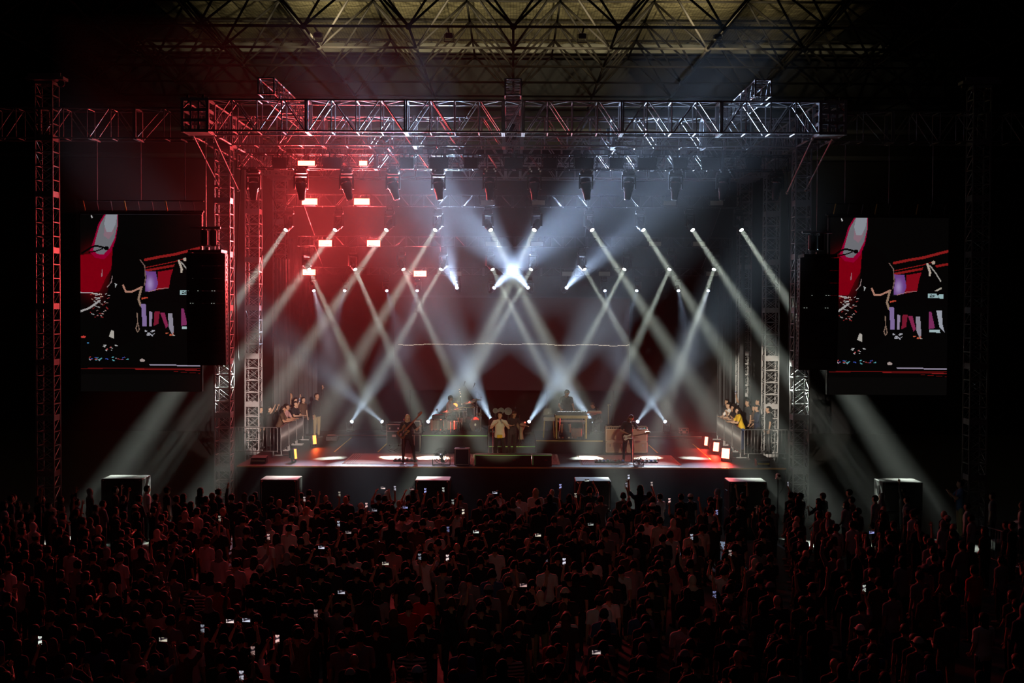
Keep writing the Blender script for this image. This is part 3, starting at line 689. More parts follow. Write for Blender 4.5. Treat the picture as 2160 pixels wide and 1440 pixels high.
# ------------------------------------------------------------------ risers and stage things
RZ = P(960, 918, 49.4).z                        # drum riser top
def riser(name, label, px0, px1, D0_, D1, z, strip=None):
    x0, x1 = P(px0, 930, D0_).x, P(px1, 930, D0_).x
    t = thing(name, label, 'riser', ((x0 + x1) / 2, D0_, SZ)); w = x1 - x0; h = z - SZ
    MB().box((0, (D1 - D0_) / 2, h - .05), (w, D1 - D0_, .1)).build('platform', DECK, t)
    MB().box((0, .02, h / 2 - .05), (w - .02, .03, h - .1)).box((-w / 2 + .02, (D1 - D0_) / 2, h / 2 - .05), (.03, D1 - D0_, h - .1)).box((w / 2 - .02, (D1 - D0_) / 2, h / 2 - .05), (.03, D1 - D0_, h - .1)).build('skirt', CLOTH, t)
    if strip: MB().box((0, -.01, h - .01), (w, .02, .03)).build('edge_strip', strip, t)
    return t
riser('drum_riser', 'black riser under the drum kit', 889, 1028, 49.4, 53.6, RZ, GTAPE)
RK = P(1200, 929, 49.4).z
riser('keyboard_riser', 'black riser under the keyboard table', 1131, 1272, 49.4, 53.4, RK, GOLDEN)
riser('step', 'low black step between the drum and keyboard risers', 1030, 1129, 49.0, 51.5, P(1083, 941, 49.0).z, GTAPE)
riser('rear_platform', 'long low platform at the back of the stage left of the drums', 690, 886, 55.0, 57.2, SZ + .12, mat('dim_red_strip', (.3, .1, .08), .5))
riser('rear_platform', 'long low platform at the back of the stage right of the keyboards', 1290, 1480, 55.0, 57.2, SZ + .12, MATS['dim_red_strip'])
# low black boxes at the front centre
fz = P(1083, 958, 45.5).z
for a, b, l in ((1001, 1121, 'wide low black box at the stage front before the singer'), (1123, 1164, 'narrow low black box at the stage front beside the wide one')):
    x0, x1 = P(a, 958, 45.3).x, P(b, 958, 45.3).x; w = x1 - x0
    t = thing('front_box', l, 'box', ((x0 + x1) / 2, 45.3, SZ)); h = fz - SZ
    MB().bbox((0, .3, h / 2), (w, .6, h), .01).build('body', CAB, t)
    MB().box((0, .0, h - .01), (w, .02, .022)).box((-w / 2 + .02, -.005, h / 2), (.012, .012, h * .8)).build('edge_tape', GTAPE, t)
    MB().box((w * .2, -.005, h * .55), (.1, .012, .05)).build('badge', mat('dark_red_badge', (.15, .03, .03), .5), t)
# rugs
def rugmat():
    m = bpy.data.materials.new('woven_rug'); m.use_nodes = True; nt = m.node_tree; b = nt.nodes['Principled BSDF']; b.inputs['Roughness'].default_value = .95
    L = nt.links.new; N = nt.nodes.new
    tc = N('ShaderNodeTexCoord'); sp = N('ShaderNodeSeparateXYZ'); L(tc.outputs['Generated'], sp.inputs[0])
    def math_(op, a, bv=None, c=None):
        n = N('ShaderNodeMath'); n.operation = op
        for i, q in enumerate((a, bv)):
            if q is None: continue
            if isinstance(q, (int, float)): n.inputs[i].default_value = q
            else: L(q, n.inputs[i])
        return n.outputs[0]
    ax = math_('ABSOLUTE', math_('SUBTRACT', sp.outputs[0], .5)); ay = math_('ABSOLUTE', math_('SUBTRACT', sp.outputs[1], .5))
    mxx = math_('MAXIMUM', math_('MULTIPLY', math_('SUBTRACT', ax, .5), 2.2), math_('SUBTRACT', ay, .5))   # 0 at the rim, negative inside
    rings = math_('SINE', math_('MULTIPLY', mxx, 170)); band = math_('GREATER_THAN', mxx, -.16)
    vo = N('ShaderNodeTexVoronoi'); vo.inputs['Scale'].default_value = 5; vo.distance = 'MANHATTAN'; L(tc.outputs['Object'], vo.inputs['Vector'])
    pat = math_('SINE', math_('MULTIPLY', vo.outputs['Distance'], 34))
    mix1 = N('ShaderNodeMixRGB'); mix1.inputs[1].default_value = (.26, .08, .07, 1); mix1.inputs[2].default_value = (.55, .42, .34, 1); L(math_('GREATER_THAN', pat, .1), mix1.inputs[0])
    mix2 = N('ShaderNodeMixRGB'); mix2.inputs[1].default_value = (.1, .045, .045, 1); mix2.inputs[2].default_value = (.62, .48, .4, 1); L(math_('GREATER_THAN', math_('ADD', math_('MULTIPLY', rings, .7), pat), .2), mix2.inputs[0])
    mix3 = N('ShaderNodeMixRGB'); L(band, mix3.inputs[0]); L(mix1.outputs[0], mix3.inputs[1]); L(mix2.outputs[0], mix3.inputs[2])
    L(mix3.outputs[0], b.inputs['Base Color']); return m
RUG = rugmat()
FRINGE = mat('cream_fringe', (.7, .62, .5), .9)
def rug(label, c, z=.0):
    """c: four pixel corners front-left, front-right, back-right, back-left on the stage floor"""
    q = [Pz(x, y, SZ) for x, y in c]; x0 = (q[0].x + q[3].x) / 2; x1 = (q[1].x + q[2].x) / 2; y0 = (q[0].y + q[1].y) / 2; y1 = (q[2].y + q[3].y) / 2
    t = thing('rug', label, 'rug', ((x0 + x1) / 2, (y0 + y1) / 2, SZ + .001 + z), group='patterned rugs'); w, d = x1 - x0, y1 - y0
    MB().bbox((0, 0, .006), (w, d, .012), .003).build('pile', RUG, t)
    f = MB()
    for k_ in range(int(d / .05)):
        yy_ = -d / 2 + .025 + k_ * .05
        for s_ in (-1, 1): f.box((s_ * (w / 2 + .04), yy_, .004), (.08, .018, .006))
    f.build('fringe', FRINGE, t)
rug('patterned rug under the bass player', ((727, 978), (1003, 980), (990, 957), (748, 957)))
rug('patterned rug mostly hidden behind the low front boxes', ((1010, 980), (1178, 980), (1170, 958), (1015, 958)), .002)
rug('reddish patterned rug under the guitarist', ((1228, 981), (1432, 981), (1412, 960), (1222, 960)))
def tape(label, a, b):
    a, b = Pz(*a, SZ), Pz(*b, SZ); d = (b - a); c = (a + b) / 2; R = Matrix.Rotation(math.atan2(d.y, d.x), 3, 'Z')
    tag(MB().box((0, 0, .003), (d.length, .05, .004), R).build('floor_tape', TAPE, None, c), label, 'tape', 'yellow floor tape lines')
tape('yellow tape line on the floor left of the bass player, further left', (705, 953), (742, 922)); tape('yellow tape line on the floor against the black road case', (797, 953), (822, 930))
tape('yellow tape line on the floor right of the amplifiers', (1368, 938), (1387, 955)); tape('yellow tape line through the red-lit floor by the right barrier', (1461, 936), (1505, 974))

def at(px, py, z): return Pz(px, py, z)
# road case, cabinets, amps
def road_case(label, px0, px1, pyb, w_h, depth=.6, z=SZ, name='road_case', m=CAB, mm=CHROME):
    a, b = Pz(px0, pyb, z), Pz(px1, pyb, z); w = b.x - a.x; h = w_h
    t = thing(name, label, 'case', ((a.x + b.x) / 2, a.y, z))
    MB().bbox((0, depth / 2, h / 2 + .06), (w, depth, h - .08), .01).build('body', m, t)
    e = MB()
    for sx_ in (-1, 1):
        for yy_ in (0, depth): e.box((sx_ * w / 2, yy_, h / 2 + .06), (.025, .025, h - .06))
    for zz in (.08, h * .72, h + .02):
        e.box((0, 0, zz), (w, .025, .022)); e.box((0, depth, zz), (w, .025, .022))
        for sx_ in (-1, 1): e.box((sx_ * w / 2, depth / 2, zz), (.022, depth, .022))
    e.build('edge_profile', mm, t)
    for sx_ in (-1, 1):
        for yy_ in (.08, depth - .08): MB().lathe([(.045, -.02), (.045, .02)], (sx_ * (w / 2 - .1), yy_, .045), (1, 0, 0), 10).build('castor', RUBBER, t)
    MB().box((0, -.01, h * .5), (.16, .02, .09)).build('handle_dish', mm, t)
    MB().box((-w * .3, -.01, h * .85), (.06, .02, .07)).box((w * .3, -.01, h * .85), (.06, .02, .07)).build('latch', mm, t)
    return t
road_case('black road case with metal edges behind the bass player', 816, 846, 941, .86, 1.1)
def amp(label, px0, px1, pyb, h, z, front, name='guitar_amplifier', knobs=True, cat='amplifier', D=None, shell=CAB):
    a, b = (Pz(px0, pyb, z), Pz(px1, pyb, z)) if D is None else (P(px0, pyb, D), P(px1, pyb, D)); w = b.x - a.x
    t = thing(name, label, cat, ((a.x + b.x) / 2, a.y, z))
    MB().bbox((0, .2, h / 2), (w, .4, h), .02).build('cabinet', shell, t)
    gh = h * (.72 if knobs else .86)
    MB().box((0, -.008, .05 + gh / 2), (w - .09, .02, gh)).build('grille_cloth', front, t)
    p = MB(); x_, zb, zt2 = w / 2 - .035, .035, gh + .06
    p.box((0, -.012, zb), (2 * x_, .02, .018)).box((0, -.012, zt2), (2 * x_, .02, .018)).box((-x_, -.012, (zb + zt2) / 2), (.018, .02, zt2 - zb)).box((x_, -.012, (zb + zt2) / 2), (.018, .02, zt2 - zb)).build('piping', CREAM, t)
    if knobs:
        MB().box((0, -.004, h * .9), (w - .1, .02, h * .11)).build('control_panel', BLKM, t)
        km = MB().lathe([(.016, 0), (.013, .025)], (0, 0, 0), (0, -1, 0), 8).mesh('knob', CREAM)
        for q in range(8): link('knob', km, t, (-w * .38 + q * w * .085, -.014, h * .9))
        MB().ell((w * .36, -.02, h * .9), .012, .008, .012).build('pilot_light', mat('green_pilot_light', (.1, .8, .3), .4, emit=(.1, .9, .4), es=1.5), t)
    MB().box((0, .2, h + .012), (w * .35, .04, .02)).build('handle', RUBBER, t)
    return t
zc1 = .43
for i, (a, b) in enumerate(((1277, 1321), (1322, 1366))):
    sd = ('left', 'right')[i]
    road = amp('tan speaker case on the floor under the %s amplifier' % sd, a, b, 955, zc1, SZ, TAN, 'speaker_case', False, 'case', shell=TAN)
    MB().box((-.22, -.03, .3), (.035, .02, .1)).box((.22, -.03, .3), (.035, .02, .1)).build('latch', CHROME, road)
    q = Pz(a, 955, SZ)
    amp('tan combo amplifier with cream piping, %s of the pair behind the guitarist' % sd, a, b, 900, .60, SZ + zc1 + .002, TAN, D=q.y, shell=TAN)
amp('tall dark bass cabinet behind the bass player', 872, 888, 955, .74, SZ, GRL, 'bass_cabinet', False, 'loudspeaker')
amp('second dark bass cabinet stacked on the tall one', 872, 888, 880, .5, SZ + .742, GRL, 'bass_cabinet', False, 'loudspeaker', D=Pz(872, 955, SZ).y)
mon = amp('black side-fill loudspeaker beside the floor fan', 958, 991, 981, .6, SZ, GRL, 'side_fill_speaker', False, 'loudspeaker')
sc_ = road_case('small case with red edges at the back right of the stage', 1434, 1452, 917, .26, .3, SZ + .12, 'flight_case', CAB, mat('red_edging', (.7, .3, .25), .3, .6))  # edging has a plain reddish metallic colour
for l, c in (('low grey wedge box on the left stage edge', (528, 560, 978)), ('low yellow-marked box on the right stage edge', (1597, 1625, 984))):
    a, b = Pz(c[0], c[2], SZ), Pz(c[1], c[2], SZ); t = thing('wedge_box', l, 'box', ((a.x + b.x) / 2, a.y, SZ)); w = b.x - a.x
    MB().extr([(0, 0), (.45, 0), (.45, .26), (.12, .2)], (0, 0, 0), V((0, 1, 0)), V((0, 0, 1)), V((1, 0, 0)), w).build('body', CAB, t)
    MB().box((0, .04, .1), (w - .06, .01, .06), Matrix.Rotation(.2, 3, 'X')).build('front_strip', PANELOFF if c[0] < 1000 else TAPE, t)
# floor fan
def fan(label, px, pyb, r, z=SZ):
    q = Pz(px, pyb, z); t = thing('floor_fan', label, 'fan', q)
    cz = r + .05
    cage = MB()
    for rr in (r, r * .7, r * .4, .06):
        for yy_ in (-.09, .09):
            rrr = rr if yy_ else rr
            pts = [V((rrr * math.cos(a), yy_ * (1 - .5 * rr / r), cz + rrr * math.sin(a))) for a in [2 * math.pi * k_ / 20 for k_ in range(21)]]
            cage.path(pts, .005, 4)
    for k_ in range(12):
        a = 2 * math.pi * k_ / 12
        for yy_ in (-.09, .09): cage.tube((.05 * math.cos(a), yy_, cz + .05 * math.sin(a)), (r * math.cos(a), yy_ * .5, cz + r * math.sin(a)), .003, n=4)
    cage.build('cage', BLKM, t)
    for k_ in range(3):
        a = 2 * math.pi * k_ / 3 + .5; bl = MB(); R0 = []
        for s_, wd2 in ((.12, .1), (.4, .34), (.75, .5), (.95, .3)):
            rad = r * .93 * s_; c = V((rad * math.cos(a + s_ * .35), 0, cz + rad * math.sin(a + s_ * .35))); tn = V((-math.sin(a), 0, math.cos(a)))
            R0.append([c + tn * r * wd2 * .5 + V((0, .03, 0)), c + tn * r * wd2 * .5 + V((0, .024, 0)), c - tn * r * wd2 * .5 + V((0, -.03, 0)), c - tn * r * wd2 * .5 + V((0, -.024, 0))])
        bl.rings(R0).build('blade', BLK, t)
    MB().lathe([(.07, -.06), (.08, 0), (.06, .14)], (0, 0, cz), (0, 1, 0), 12).build('motor', BLK, t)
    st = MB().path([(-r - .03, -.12, .015), (-r - .03, 0, cz), (-r - .03, .12, .015)], .012).path([(r + .03, -.12, .015), (r + .03, 0, cz), (r + .03, .12, .015)], .012)
    st.tube((-r - .03, -.12, .015), (r + .03, -.12, .015), .012).tube((-r - .03, .12, .015), (r + .03, .12, .015), .012).build('stand', BLKM, t)
fan('round floor fan in a wire cage at the stage front', 931, 981, .28)
fan('small round black fan at the feet of the guitarist', 1347, 983, .14)
# pedalboards
def pedals(label, px0, px1, py, n, rows):
    a, b = Pz(px0, py, SZ), Pz(px1, py, SZ); w = b.x - a.x; t = thing('pedalboard', label, 'pedalboard', ((a.x + b.x) / 2, a.y, SZ + .012))
    MB().bbox((0, .2, .03), (w, .4, .05), .01).build('board', BLK, t)
    cols = [mat('pedal_' + nm, c, .4, .3) for nm, c in (('red', (.4, .05, .05)), ('blue', (.05, .1, .4)), ('silver', (.5, .5, .5)), ('black', (.04, .04, .04)), ('green', (.08, .3, .15)))]
    for i in range(n):
        for j in range(rows):
            p_ = MB().bbox((0, 0, .025), (.08, .12, .05), .01).build('pedal', cols[(i * 3 + j * 2) % 5], t, (-w / 2 + (i + .5) * w / n, .1 + j * .18, .055))
            MB().lathe([(.012, 0), (.012, .02)], (0, -.03, .05), (0, 0, 1), 8).build('footswitch', CHROME, p_)
pedals('black pedalboard at the feet of the bass player', 829, 880, 974, 6, 2)
pedals('long pedalboard in front of the guitarist', 1255, 1318, 977, 8, 2)
pedals('second pedalboard right of the guitarist', 1352, 1388, 977, 4, 2)
# cables
def cable(label, pts, r=.012, m=RUBBER):
    P_ = [V(p) for p in pts]; o = P_[0]; out = []
    for i in range(len(P_) - 1):
        p0, p1, p2, p3 = P_[max(i - 1, 0)], P_[i], P_[i + 1], P_[min(i + 2, len(P_) - 1)]
        for k_ in range(5):
            t = k_ / 5; out.append(.5 * (2 * p1 + (p2 - p0) * t + (2 * p0 - 5 * p1 + 4 * p2 - p3) * t * t + (3 * p1 - p0 - 3 * p2 + p3) * t ** 3))
    out.append(P_[-1])
    return tag(MB().path([p - o for p in out], r, 5).build('cable', m, None, o, smooth=True), label, 'cable')
cable('curled black cable on the stage floor behind the bass player', [at(x, y, SZ + .014) for x, y in ((818, 948), (826, 952), (838, 945), (830, 942), (822, 947), (835, 951), (842, 945))])
cable('black cable hanging beside the second left tower', [P(x, y, 50.0) for x, y in ((553, 372), (584, 440), (576, 480), (560, 505), (549, 560))], .016)
cable('black cable bundle hanging beside the left front tower', [P(x, y, 46.22) for x, y in ((509, 350), (504, 450), (501, 540), (497, 590), (500, 700), (503, 760))], .022)
cable('black cable hanging beside the right front tower', [P(x, y, 46.22) for x, y in ((1659, 352), (1663, 450), (1666, 560), (1664, 700), (1662, 800))], .02)
cable('loose black cables lying on the rug by the guitarist', [at(x, y, SZ + .03) for x, y in ((1300, 976), (1335, 974), (1352, 979), (1376, 972), (1362, 965), (1384, 963), (1390, 972))])

# ------------------------------------------------------------------ people
SKIN = mat('skin', (.42, .24, .15), .5, spec=.3); SKIN2 = mat('light_skin', (.52, .33, .22), .5, spec=.3)
HAIRK = mat('black_hair', (.012, .009, .008), .7, spec=.15); HAIRB = mat('blond_hair', (.42, .28, .14), .5); HAIRN = mat('brown_hair', (.06, .03, .015), .6, spec=.2)
FAB = {n: mat('cloth_' + n, c, .9, 0, .15, 5) for n, c in dict(black=(.012, .012, .013), charcoal=(.03, .03, .033), navy=(.015, .02, .05), white=(.72, .7, .68), cream=(.6, .54, .44), grey=(.22, .22, .23), red=(.5, .02, .02), yellow=(.7, .45, .03), denim=(.04, .07, .16), brown=(.09, .05, .03), blue=(.05, .1, .22), khaki=(.25, .2, .1), olive=(.07, .08, .04), pink=(.5, .28, .27)).items()}
def striped():
    m = bpy.data.materials.new('cloth_striped'); m.use_nodes = True; nt = m.node_tree; b = nt.nodes['Principled BSDF']; b.inputs['Roughness'].default_value = .9
    tc = nt.nodes.new('ShaderNodeTexCoord'); w = nt.nodes.new('ShaderNodeTexWave'); w.bands_direction = 'Z'; w.inputs['Scale'].default_value = 5
    cr = nt.nodes.new('ShaderNodeValToRGB'); cr.color_ramp.interpolation = 'CONSTANT'; cr.color_ramp.elements[0].color = (.02, .02, .02, 1); cr.color_ramp.elements[1].color = (.6, .58, .55, 1); cr.color_ramp.elements[1].position = .5
    nt.links.new(tc.outputs['Object'], w.inputs['Vector']); nt.links.new(w.outputs['Fac'], cr.inputs[0]); nt.links.new(cr.outputs[0], b.inputs['Base Color']); return m
FAB['striped'] = striped()
EYEM = mat('dark_eye', (.02, .015, .01), .1); LIPM = mat('lips', (.35, .12, .1), .4)

def nrm(v): return V(v).normalized()
def remesh(me, voxel, smooth=2, decim=None):
    o = bpy.data.objects.new('tmp', me); COL.objects.link(o)
    m = o.modifiers.new('r', 'REMESH'); m.mode = 'VOXEL'; m.voxel_size = voxel; m.use_smooth_shade = True
    if smooth: s_ = o.modifiers.new('s', 'SMOOTH'); s_.factor = .5; s_.iterations = smooth
    if decim: d = o.modifiers.new('d', 'DECIMATE'); d.ratio = decim
    dg = bpy.context.evaluated_depsgraph_get(); out = bpy.data.meshes.new_from_object(o.evaluated_get(dg))
    bpy.data.objects.remove(o); return out

RELAX = ((.16, .02, -1), (.04, -.2, -1)); 
def mir(a): return tuple((-v[0], v[1], v[2]) for v in a)
def human(name, L=RELAX, R=None, legs=None, lean=0., side=0., twist=0., head=(0, 0), hair='short', sleeve=.75, shorts=False, seated=False, wide=1., voxel=.02, decim=None, curl=.5, build=1.):
    """a figure facing -Y, 1.74 m tall, as a dict of meshes; L / R: (upper arm, forearm) directions, left arm at +X"""
    R = mir(L) if R is None else R
    pel = V((0, 0, .93)); B = Euler((lean, side, twist)).to_matrix()
    T = lambda x, y, z: pel + B @ V((x, y, z))
    g = MB(); pr = []
    def cap(a, b, ra, rb, t, geo=True):
        pr.append((t, V(a), V(b), ra, rb))
        if geo:
            g.tube(a, b, ra, rb, n=12); g.ell(a, ra, ra, ra, nu=10, nv=6); g.ell(b, rb, rb, rb, nu=10, nv=6)
    bw = wide
    rings = []
    for z, rx, ry, yo in ((-.12, .09, .075, 0), (-.08, .15, .105, 0), (0, .172, .118, .008), (.09, .158, .108, .0), (.2, .142, .098, -.004), (.32, .162, .112, -.006), (.43, .182, .112, .0), (.5, .165, .085, .005), (.545, .1, .065, .01), (.57, .06, .055, .01)):
        c = T(0, yo, z); rings.append([c + B @ V((rx * bw * math.cos(t), ry * bw * math.sin(t), 0)) for t in [2 * math.pi * j / 16 for j in range(16)]])
    g.rings(rings)
    for s in (-1, 1): pr.append(('torso', T(s * .07, 0, -.05), T(s * .085, 0, .44), .11 * bw, .11 * bw))
    pr.append(('torso', T(-.14, 0, .475), T(.14, 0, .475), .07, .07))
    neck = T(0, .01, .53); Hd = Euler((head[1] + lean * .35, 0, head[0] + twist)).to_matrix(); hc = T(0, -.01, .54) + Hd @ V((0, -.005, .165))
    cap(T(0, .012, .5), hc + Hd @ V((0, .01, -.06)), .058, .052, 'neck')
    pr.append(('head', hc + Hd @ V((0, 0, -.03)), hc + Hd @ V((0, .01, .03)), .09, .095))
    g.ell(hc + Hd @ V((0, .012, .012)), .078, .1, .108, Hd, 14, 10); g.ell(hc + Hd @ V((0, -.028, -.055)), .056, .062, .068, Hd, 12, 8)
    g.ell(hc + Hd @ V((0, -.094, -.02)), .015, .022, .026, Hd, 8, 6); g.ell(hc + Hd @ V((0, -.075, .022)), .05, .02, .014, Hd, 8, 6)
    g.ell(hc + Hd @ V((0, -.078, -.088)), .024, .018, .018, Hd, 8, 6)
    for s in (-1, 1): g.ell(hc + Hd @ V((s * .08, .012, -.012)), .014, .022, .034, Hd, 8, 6)
    hands = {}
    fing = MB()
    for s, (ud, fd), nm in ((1, L[:2], 'L'), (-1, R[:2], 'R')):
        sh = T(s * .19 * bw, .005, .47); ud = nrm(ud); fd = nrm(fd); el = sh + ud * .285; wr = el + fd * .25
        cap(T(s * .12, .0, .475), sh, .062, .058, 'torso'); cap(sh, el, .052 * build, .041 * build, 'uarm'); cap(el, wr, .042 * build, .027 * build, 'farm')
        hd = fd; ax = hd.cross(V((0, 0, 1)))
        if ax.length < .3: ax = V((0, 1, 0))
        wax = ax.normalized() * 1.0; nax = hd.cross(wax).normalized()
        palm = wr + hd * .05; q = Matrix((wax, nax, hd)).transposed()
        g.ell(wr + hd * .055, .04, .018, .055, q, 10, 7); pr.append(('hand', wr, wr + hd * .17, .035, .03))
        for k_, (off, ln) in enumerate(((-.03, .062), (-.01, .076), (.01, .072), (.028, .055))):
            p0 = wr + hd * .085 + wax * off; cu = curl * .9
            p1 = p0 + hd * ln * .45; p2 = p1 + (hd * math.cos(cu) + nax * math.sin(cu) * s).normalized() * ln * .32; p3 = p2 + (hd * math.cos(cu * 2) + nax * math.sin(cu * 2) * s).normalized() * ln * .28
            fing.path([p0, p1, p2, p3], [.0095, .009, .008, .0065], 5)
        t0 = wr + hd * .035 - wax * .032; t1 = t0 + (hd * .5 - wax * .8).normalized() * .035; t2 = t1 + (hd * .85 - wax * .3 + nax * .3 * s).normalized() * .032
        fing.path([t0 + wax * .012, t0, t1, t2], [.012, .012, .0105, .008], 5)
        hands[nm] = wr + hd * .09
        hands[nm + 'd'] = hd
    legs = legs or (((.05, -.02, -1), (.01, .04, -1)), ((-.05, -.02, -1), (-.01, .04, -1)))
    feet = []
    for s, (td, sd) in ((1, legs[0]), (-1, legs[1])):
        td = nrm(td); sd = nrm(sd); hp = pel + V((s * .095, 0, -.03)); kn = hp + td * .43; an = kn + sd * .41
        cap(hp, kn, .09 * build, .056 * build, 'thigh'); cap(kn, an, .056 * build, .035, 'shin')
        toe = an + V((s * .03, -.16, -.045)); heel = an + V((0, .04, -.045)); cap(heel, toe, .038, .034, 'foot'); feet.append(min(toe.z, heel.z) - .036)
    body = remesh(g.mesh('body', SKIN), voxel, 2, decim)
    dz = -min(feet)
    co = np.zeros(len(body.vertices) * 3); body.vertices.foreach_get('co', co); co = co.reshape(-1, 3)
    faces = [tuple(p.vertices) for p in body.polygons]
    cen = np.array([co[list(f)].mean(0) for f in faces])
    dist = []; ts = []
    for t, a, b, ra, rb in pr:
        a_ = np.array(a); d_ = np.array(b) - a_; L2 = max((d_ ** 2).sum(), 1e-9); tt = np.clip(((cen - a_) @ d_) / L2, 0, 1)
        dist.append(np.linalg.norm(cen - a_ - tt[:, None] * d_, axis=1) - (ra + (rb - ra) * tt)); ts.append(tt)
    dist = np.array(dist); w = dist.argmin(0); tt = np.array(ts)[w, np.arange(len(faces))]; tg = [pr[i][0] for i in w]
    Bi = np.array(B.inverted()); loc = (cen - np.array(pel)) @ Bi.T; Hi = np.array(Hd.inverted()); hl = (cen - np.array(hc)) @ Hi.T
    no = np.zeros(len(co) * 3); body.vertex_normals.foreach_get('vector', no); no = no.reshape(-1, 3)
    def shell(nm, sel, off, wob=0.):
        idx = [i for i in range(len(faces)) if sel(i)]
        if not idx: return None
        vs2 = sorted({v for i in idx for v in faces[i]}); mp = {v: k_ for k_, v in enumerate(vs2)}
        c = co[vs2] + no[vs2] * off
        if wob: c = c + no[vs2] * (wob * np.sin(c[:, 2:3] * 38 + c[:, 0:1] * 21) * np.cos(c[:, 1:2] * 17))
        c[:, 2] += dz
        me = bpy.data.meshes.new(nm); me.from_pydata(c.tolist(), [], [tuple(mp[v] for v in faces[i]) for i in idx]); me.polygons.foreach_set('use_smooth', [True] * len(idx)); me.materials.append(SKIN); return me
    out = {}
    out['shirt'] = shell('shirt', lambda i: (tg[i] == 'torso' and loc[i][2] > -.1) or (tg[i] == 'uarm' and (tt[i] < sleeve or sleeve > 1)) or (tg[i] == 'farm' and sleeve > 1 and tt[i] < sleeve - 1), .014, .004)
    out['trousers'] = shell('trousers', lambda i: (tg[i] == 'torso' and loc[i][2] < -.04) or tg[i] == 'thigh' or (tg[i] == 'shin' and (tt[i] < (.12 if shorts else .93))), .012, .003)
    out['shoe'] = shell('shoe', lambda i: tg[i] == 'foot' or (tg[i] == 'shin' and tt[i] > .93), .008)
    hs = lambda i: tg[i] in ('head', 'neck')
    if hair in ('short', 'bun', 'long', 'curly'): out['hair'] = shell('hair', lambda i: hs(i) and (hl[i][2] > .045 + .25 * max(0, -hl[i][1]) or (hl[i][1] > .0 and hl[i][2] > -.055)), .016 if hair != 'curly' else .035, .003)
    extra = MB()
    if hair == 'long':
        for c, rx, ry, rz in (((0, .03, .02), .092, .088, .105), ((0, .065, -.1), .098, .05, .13), ((0, .075, -.22), .1, .04, .13), ((.072, .0, -.12), .022, .045, .12), ((-.072, .0, -.12), .022, .045, .12)): extra.ell(hc + Hd @ V(c), rx, ry, rz, Hd)
    if hair == 'bun': extra.ell(hc + Hd @ V((0, .1, .06)), .045, .045, .045)
    if hair == 'hood':
        for c, rx, ry, rz in (((0, .022, .015), .096, .105, .125), ((0, .02, -.1), .085, .08, .09), ((0, .01, -.19), .16, .115, .085)): extra.ell(hc + Hd @ V(c), rx, ry, rz, Hd if c[2] > -.15 else B)
    if len(extra.v):
        me = remesh(extra.mesh('hair', HAIRK), max(voxel, .018), 1, decim); c = np.zeros(len(me.vertices) * 3); me.vertices.foreach_get('co', c); c[2::3] += dz; me.vertices.foreach_set('co', c)
        if hair == 'hood': out['headscarf'] = me
        else: out['hair_length' if hair == 'long' else 'hair_bun'] = me
    if hair == 'cap':
        out['hair'] = shell('hair', lambda i: hs(i) and hl[i][1] > .01 and -.06 < hl[i][2] < .05, .012)
        out['cap'] = shell('cap', lambda i: hs(i) and hl[i][2] > .035, .02)
        br = MB(); pts = []
        for e in (0, -.008):
            pts.append([hc + Hd @ V((.078 * math.cos(a), -.065 - .095 * max(0, math.sin(a)) ** .7, .045 + e - .15 * max(0, math.sin(a)) * .1)) + V((0, 0, dz)) for a in [math.pi * k_ / 8 for k_ in range(9)]])
        out['cap_brim'] = br.rings(pts).mesh('cap_brim', SKIN)
    # fingers join the body mesh
    c2 = co.copy(); c2[:, 2] += dz; fv = [(p[0], p[1], p[2] + dz) for p in fing.v]; n0 = len(c2)
    bm = bpy.data.meshes.new('body'); bm.from_pydata(c2.tolist() + fv, [], faces + [tuple(i + n0 for i in f) for f in fing.f]); bm.polygons.foreach_set('use_smooth', [True] * (len(faces) + len(fing.f))); bm.materials.append(SKIN)
    out['body'] = bm
    ey = MB()
    for s in (-1, 1): ey.ell(hc + Hd @ V((s * .03, -.083, .004)) + V((0, 0, dz)), .011, .008, .008, Hd, 6, 5)
    out['eye'] = ey.mesh('eye', EYEM); out['mouth'] = MB().ell(hc + Hd @ V((0, -.089, -.062)) + V((0, 0, dz)), .024, .008, .007, Hd, 8, 5).mesh('mouth', LIPM)
    res = {'mesh': {k_: v for k_, v in out.items() if v is not None and len(v.polygons)}, 'L': hands['L'] + V((0, 0, dz)), 'R': hands['R'] + V((0, 0, dz)), 'Ld': hands['Ld'], 'Rd': hands['Rd'], 'head': hc + V((0, 0, dz))}
    return res
def place(tp, label, loc, yaw, scale=1., shirt='black', trousers='charcoal', hair=HAIRK, skin=SKIN, cap='black', shoe=None, group=None, face=True):
    me = tp['mesh']; b = link('person', me['body'], None, loc, (0, 0, yaw)); b.scale = (scale,) * 3
    tag(b, label, 'person', group)
    cm = {'body': skin, 'shirt': FAB[shirt], 'trousers': FAB[trousers], 'shoe': shoe or RUBBER, 'hair': hair, 'hair_length': hair, 'hair_bun': hair, 'cap': FAB[cap], 'cap_brim': FAB[cap], 'headscarf': FAB[cap], 'eye': EYEM, 'mouth': LIPM}
    b.material_slots[0].link = 'OBJECT'; b.material_slots[0].material = skin
    for k_, m_ in me.items():
        if k_ == 'body' or (k_ in ('eye', 'mouth') and not face): continue
        c = link(k_, m_, b); c.material_slots[0].link = 'OBJECT'; c.material_slots[0].material = cm[k_]
    return b
def hand_at(b, tp, k_):
    return Matrix.LocRotScale(b.location, b.rotation_euler, b.scale) @ tp[k_]

UPZ = lambda x, y, z: (x, y, z)
STRIDE = (((.16, -.1, -1), (.1, .08, -1)), ((-.12, .02, -1), (-.05, .1, -1)))
# the band --------------------------------------------------------------
def hero(*a, **k): return human(*a, voxel=.014, **k)
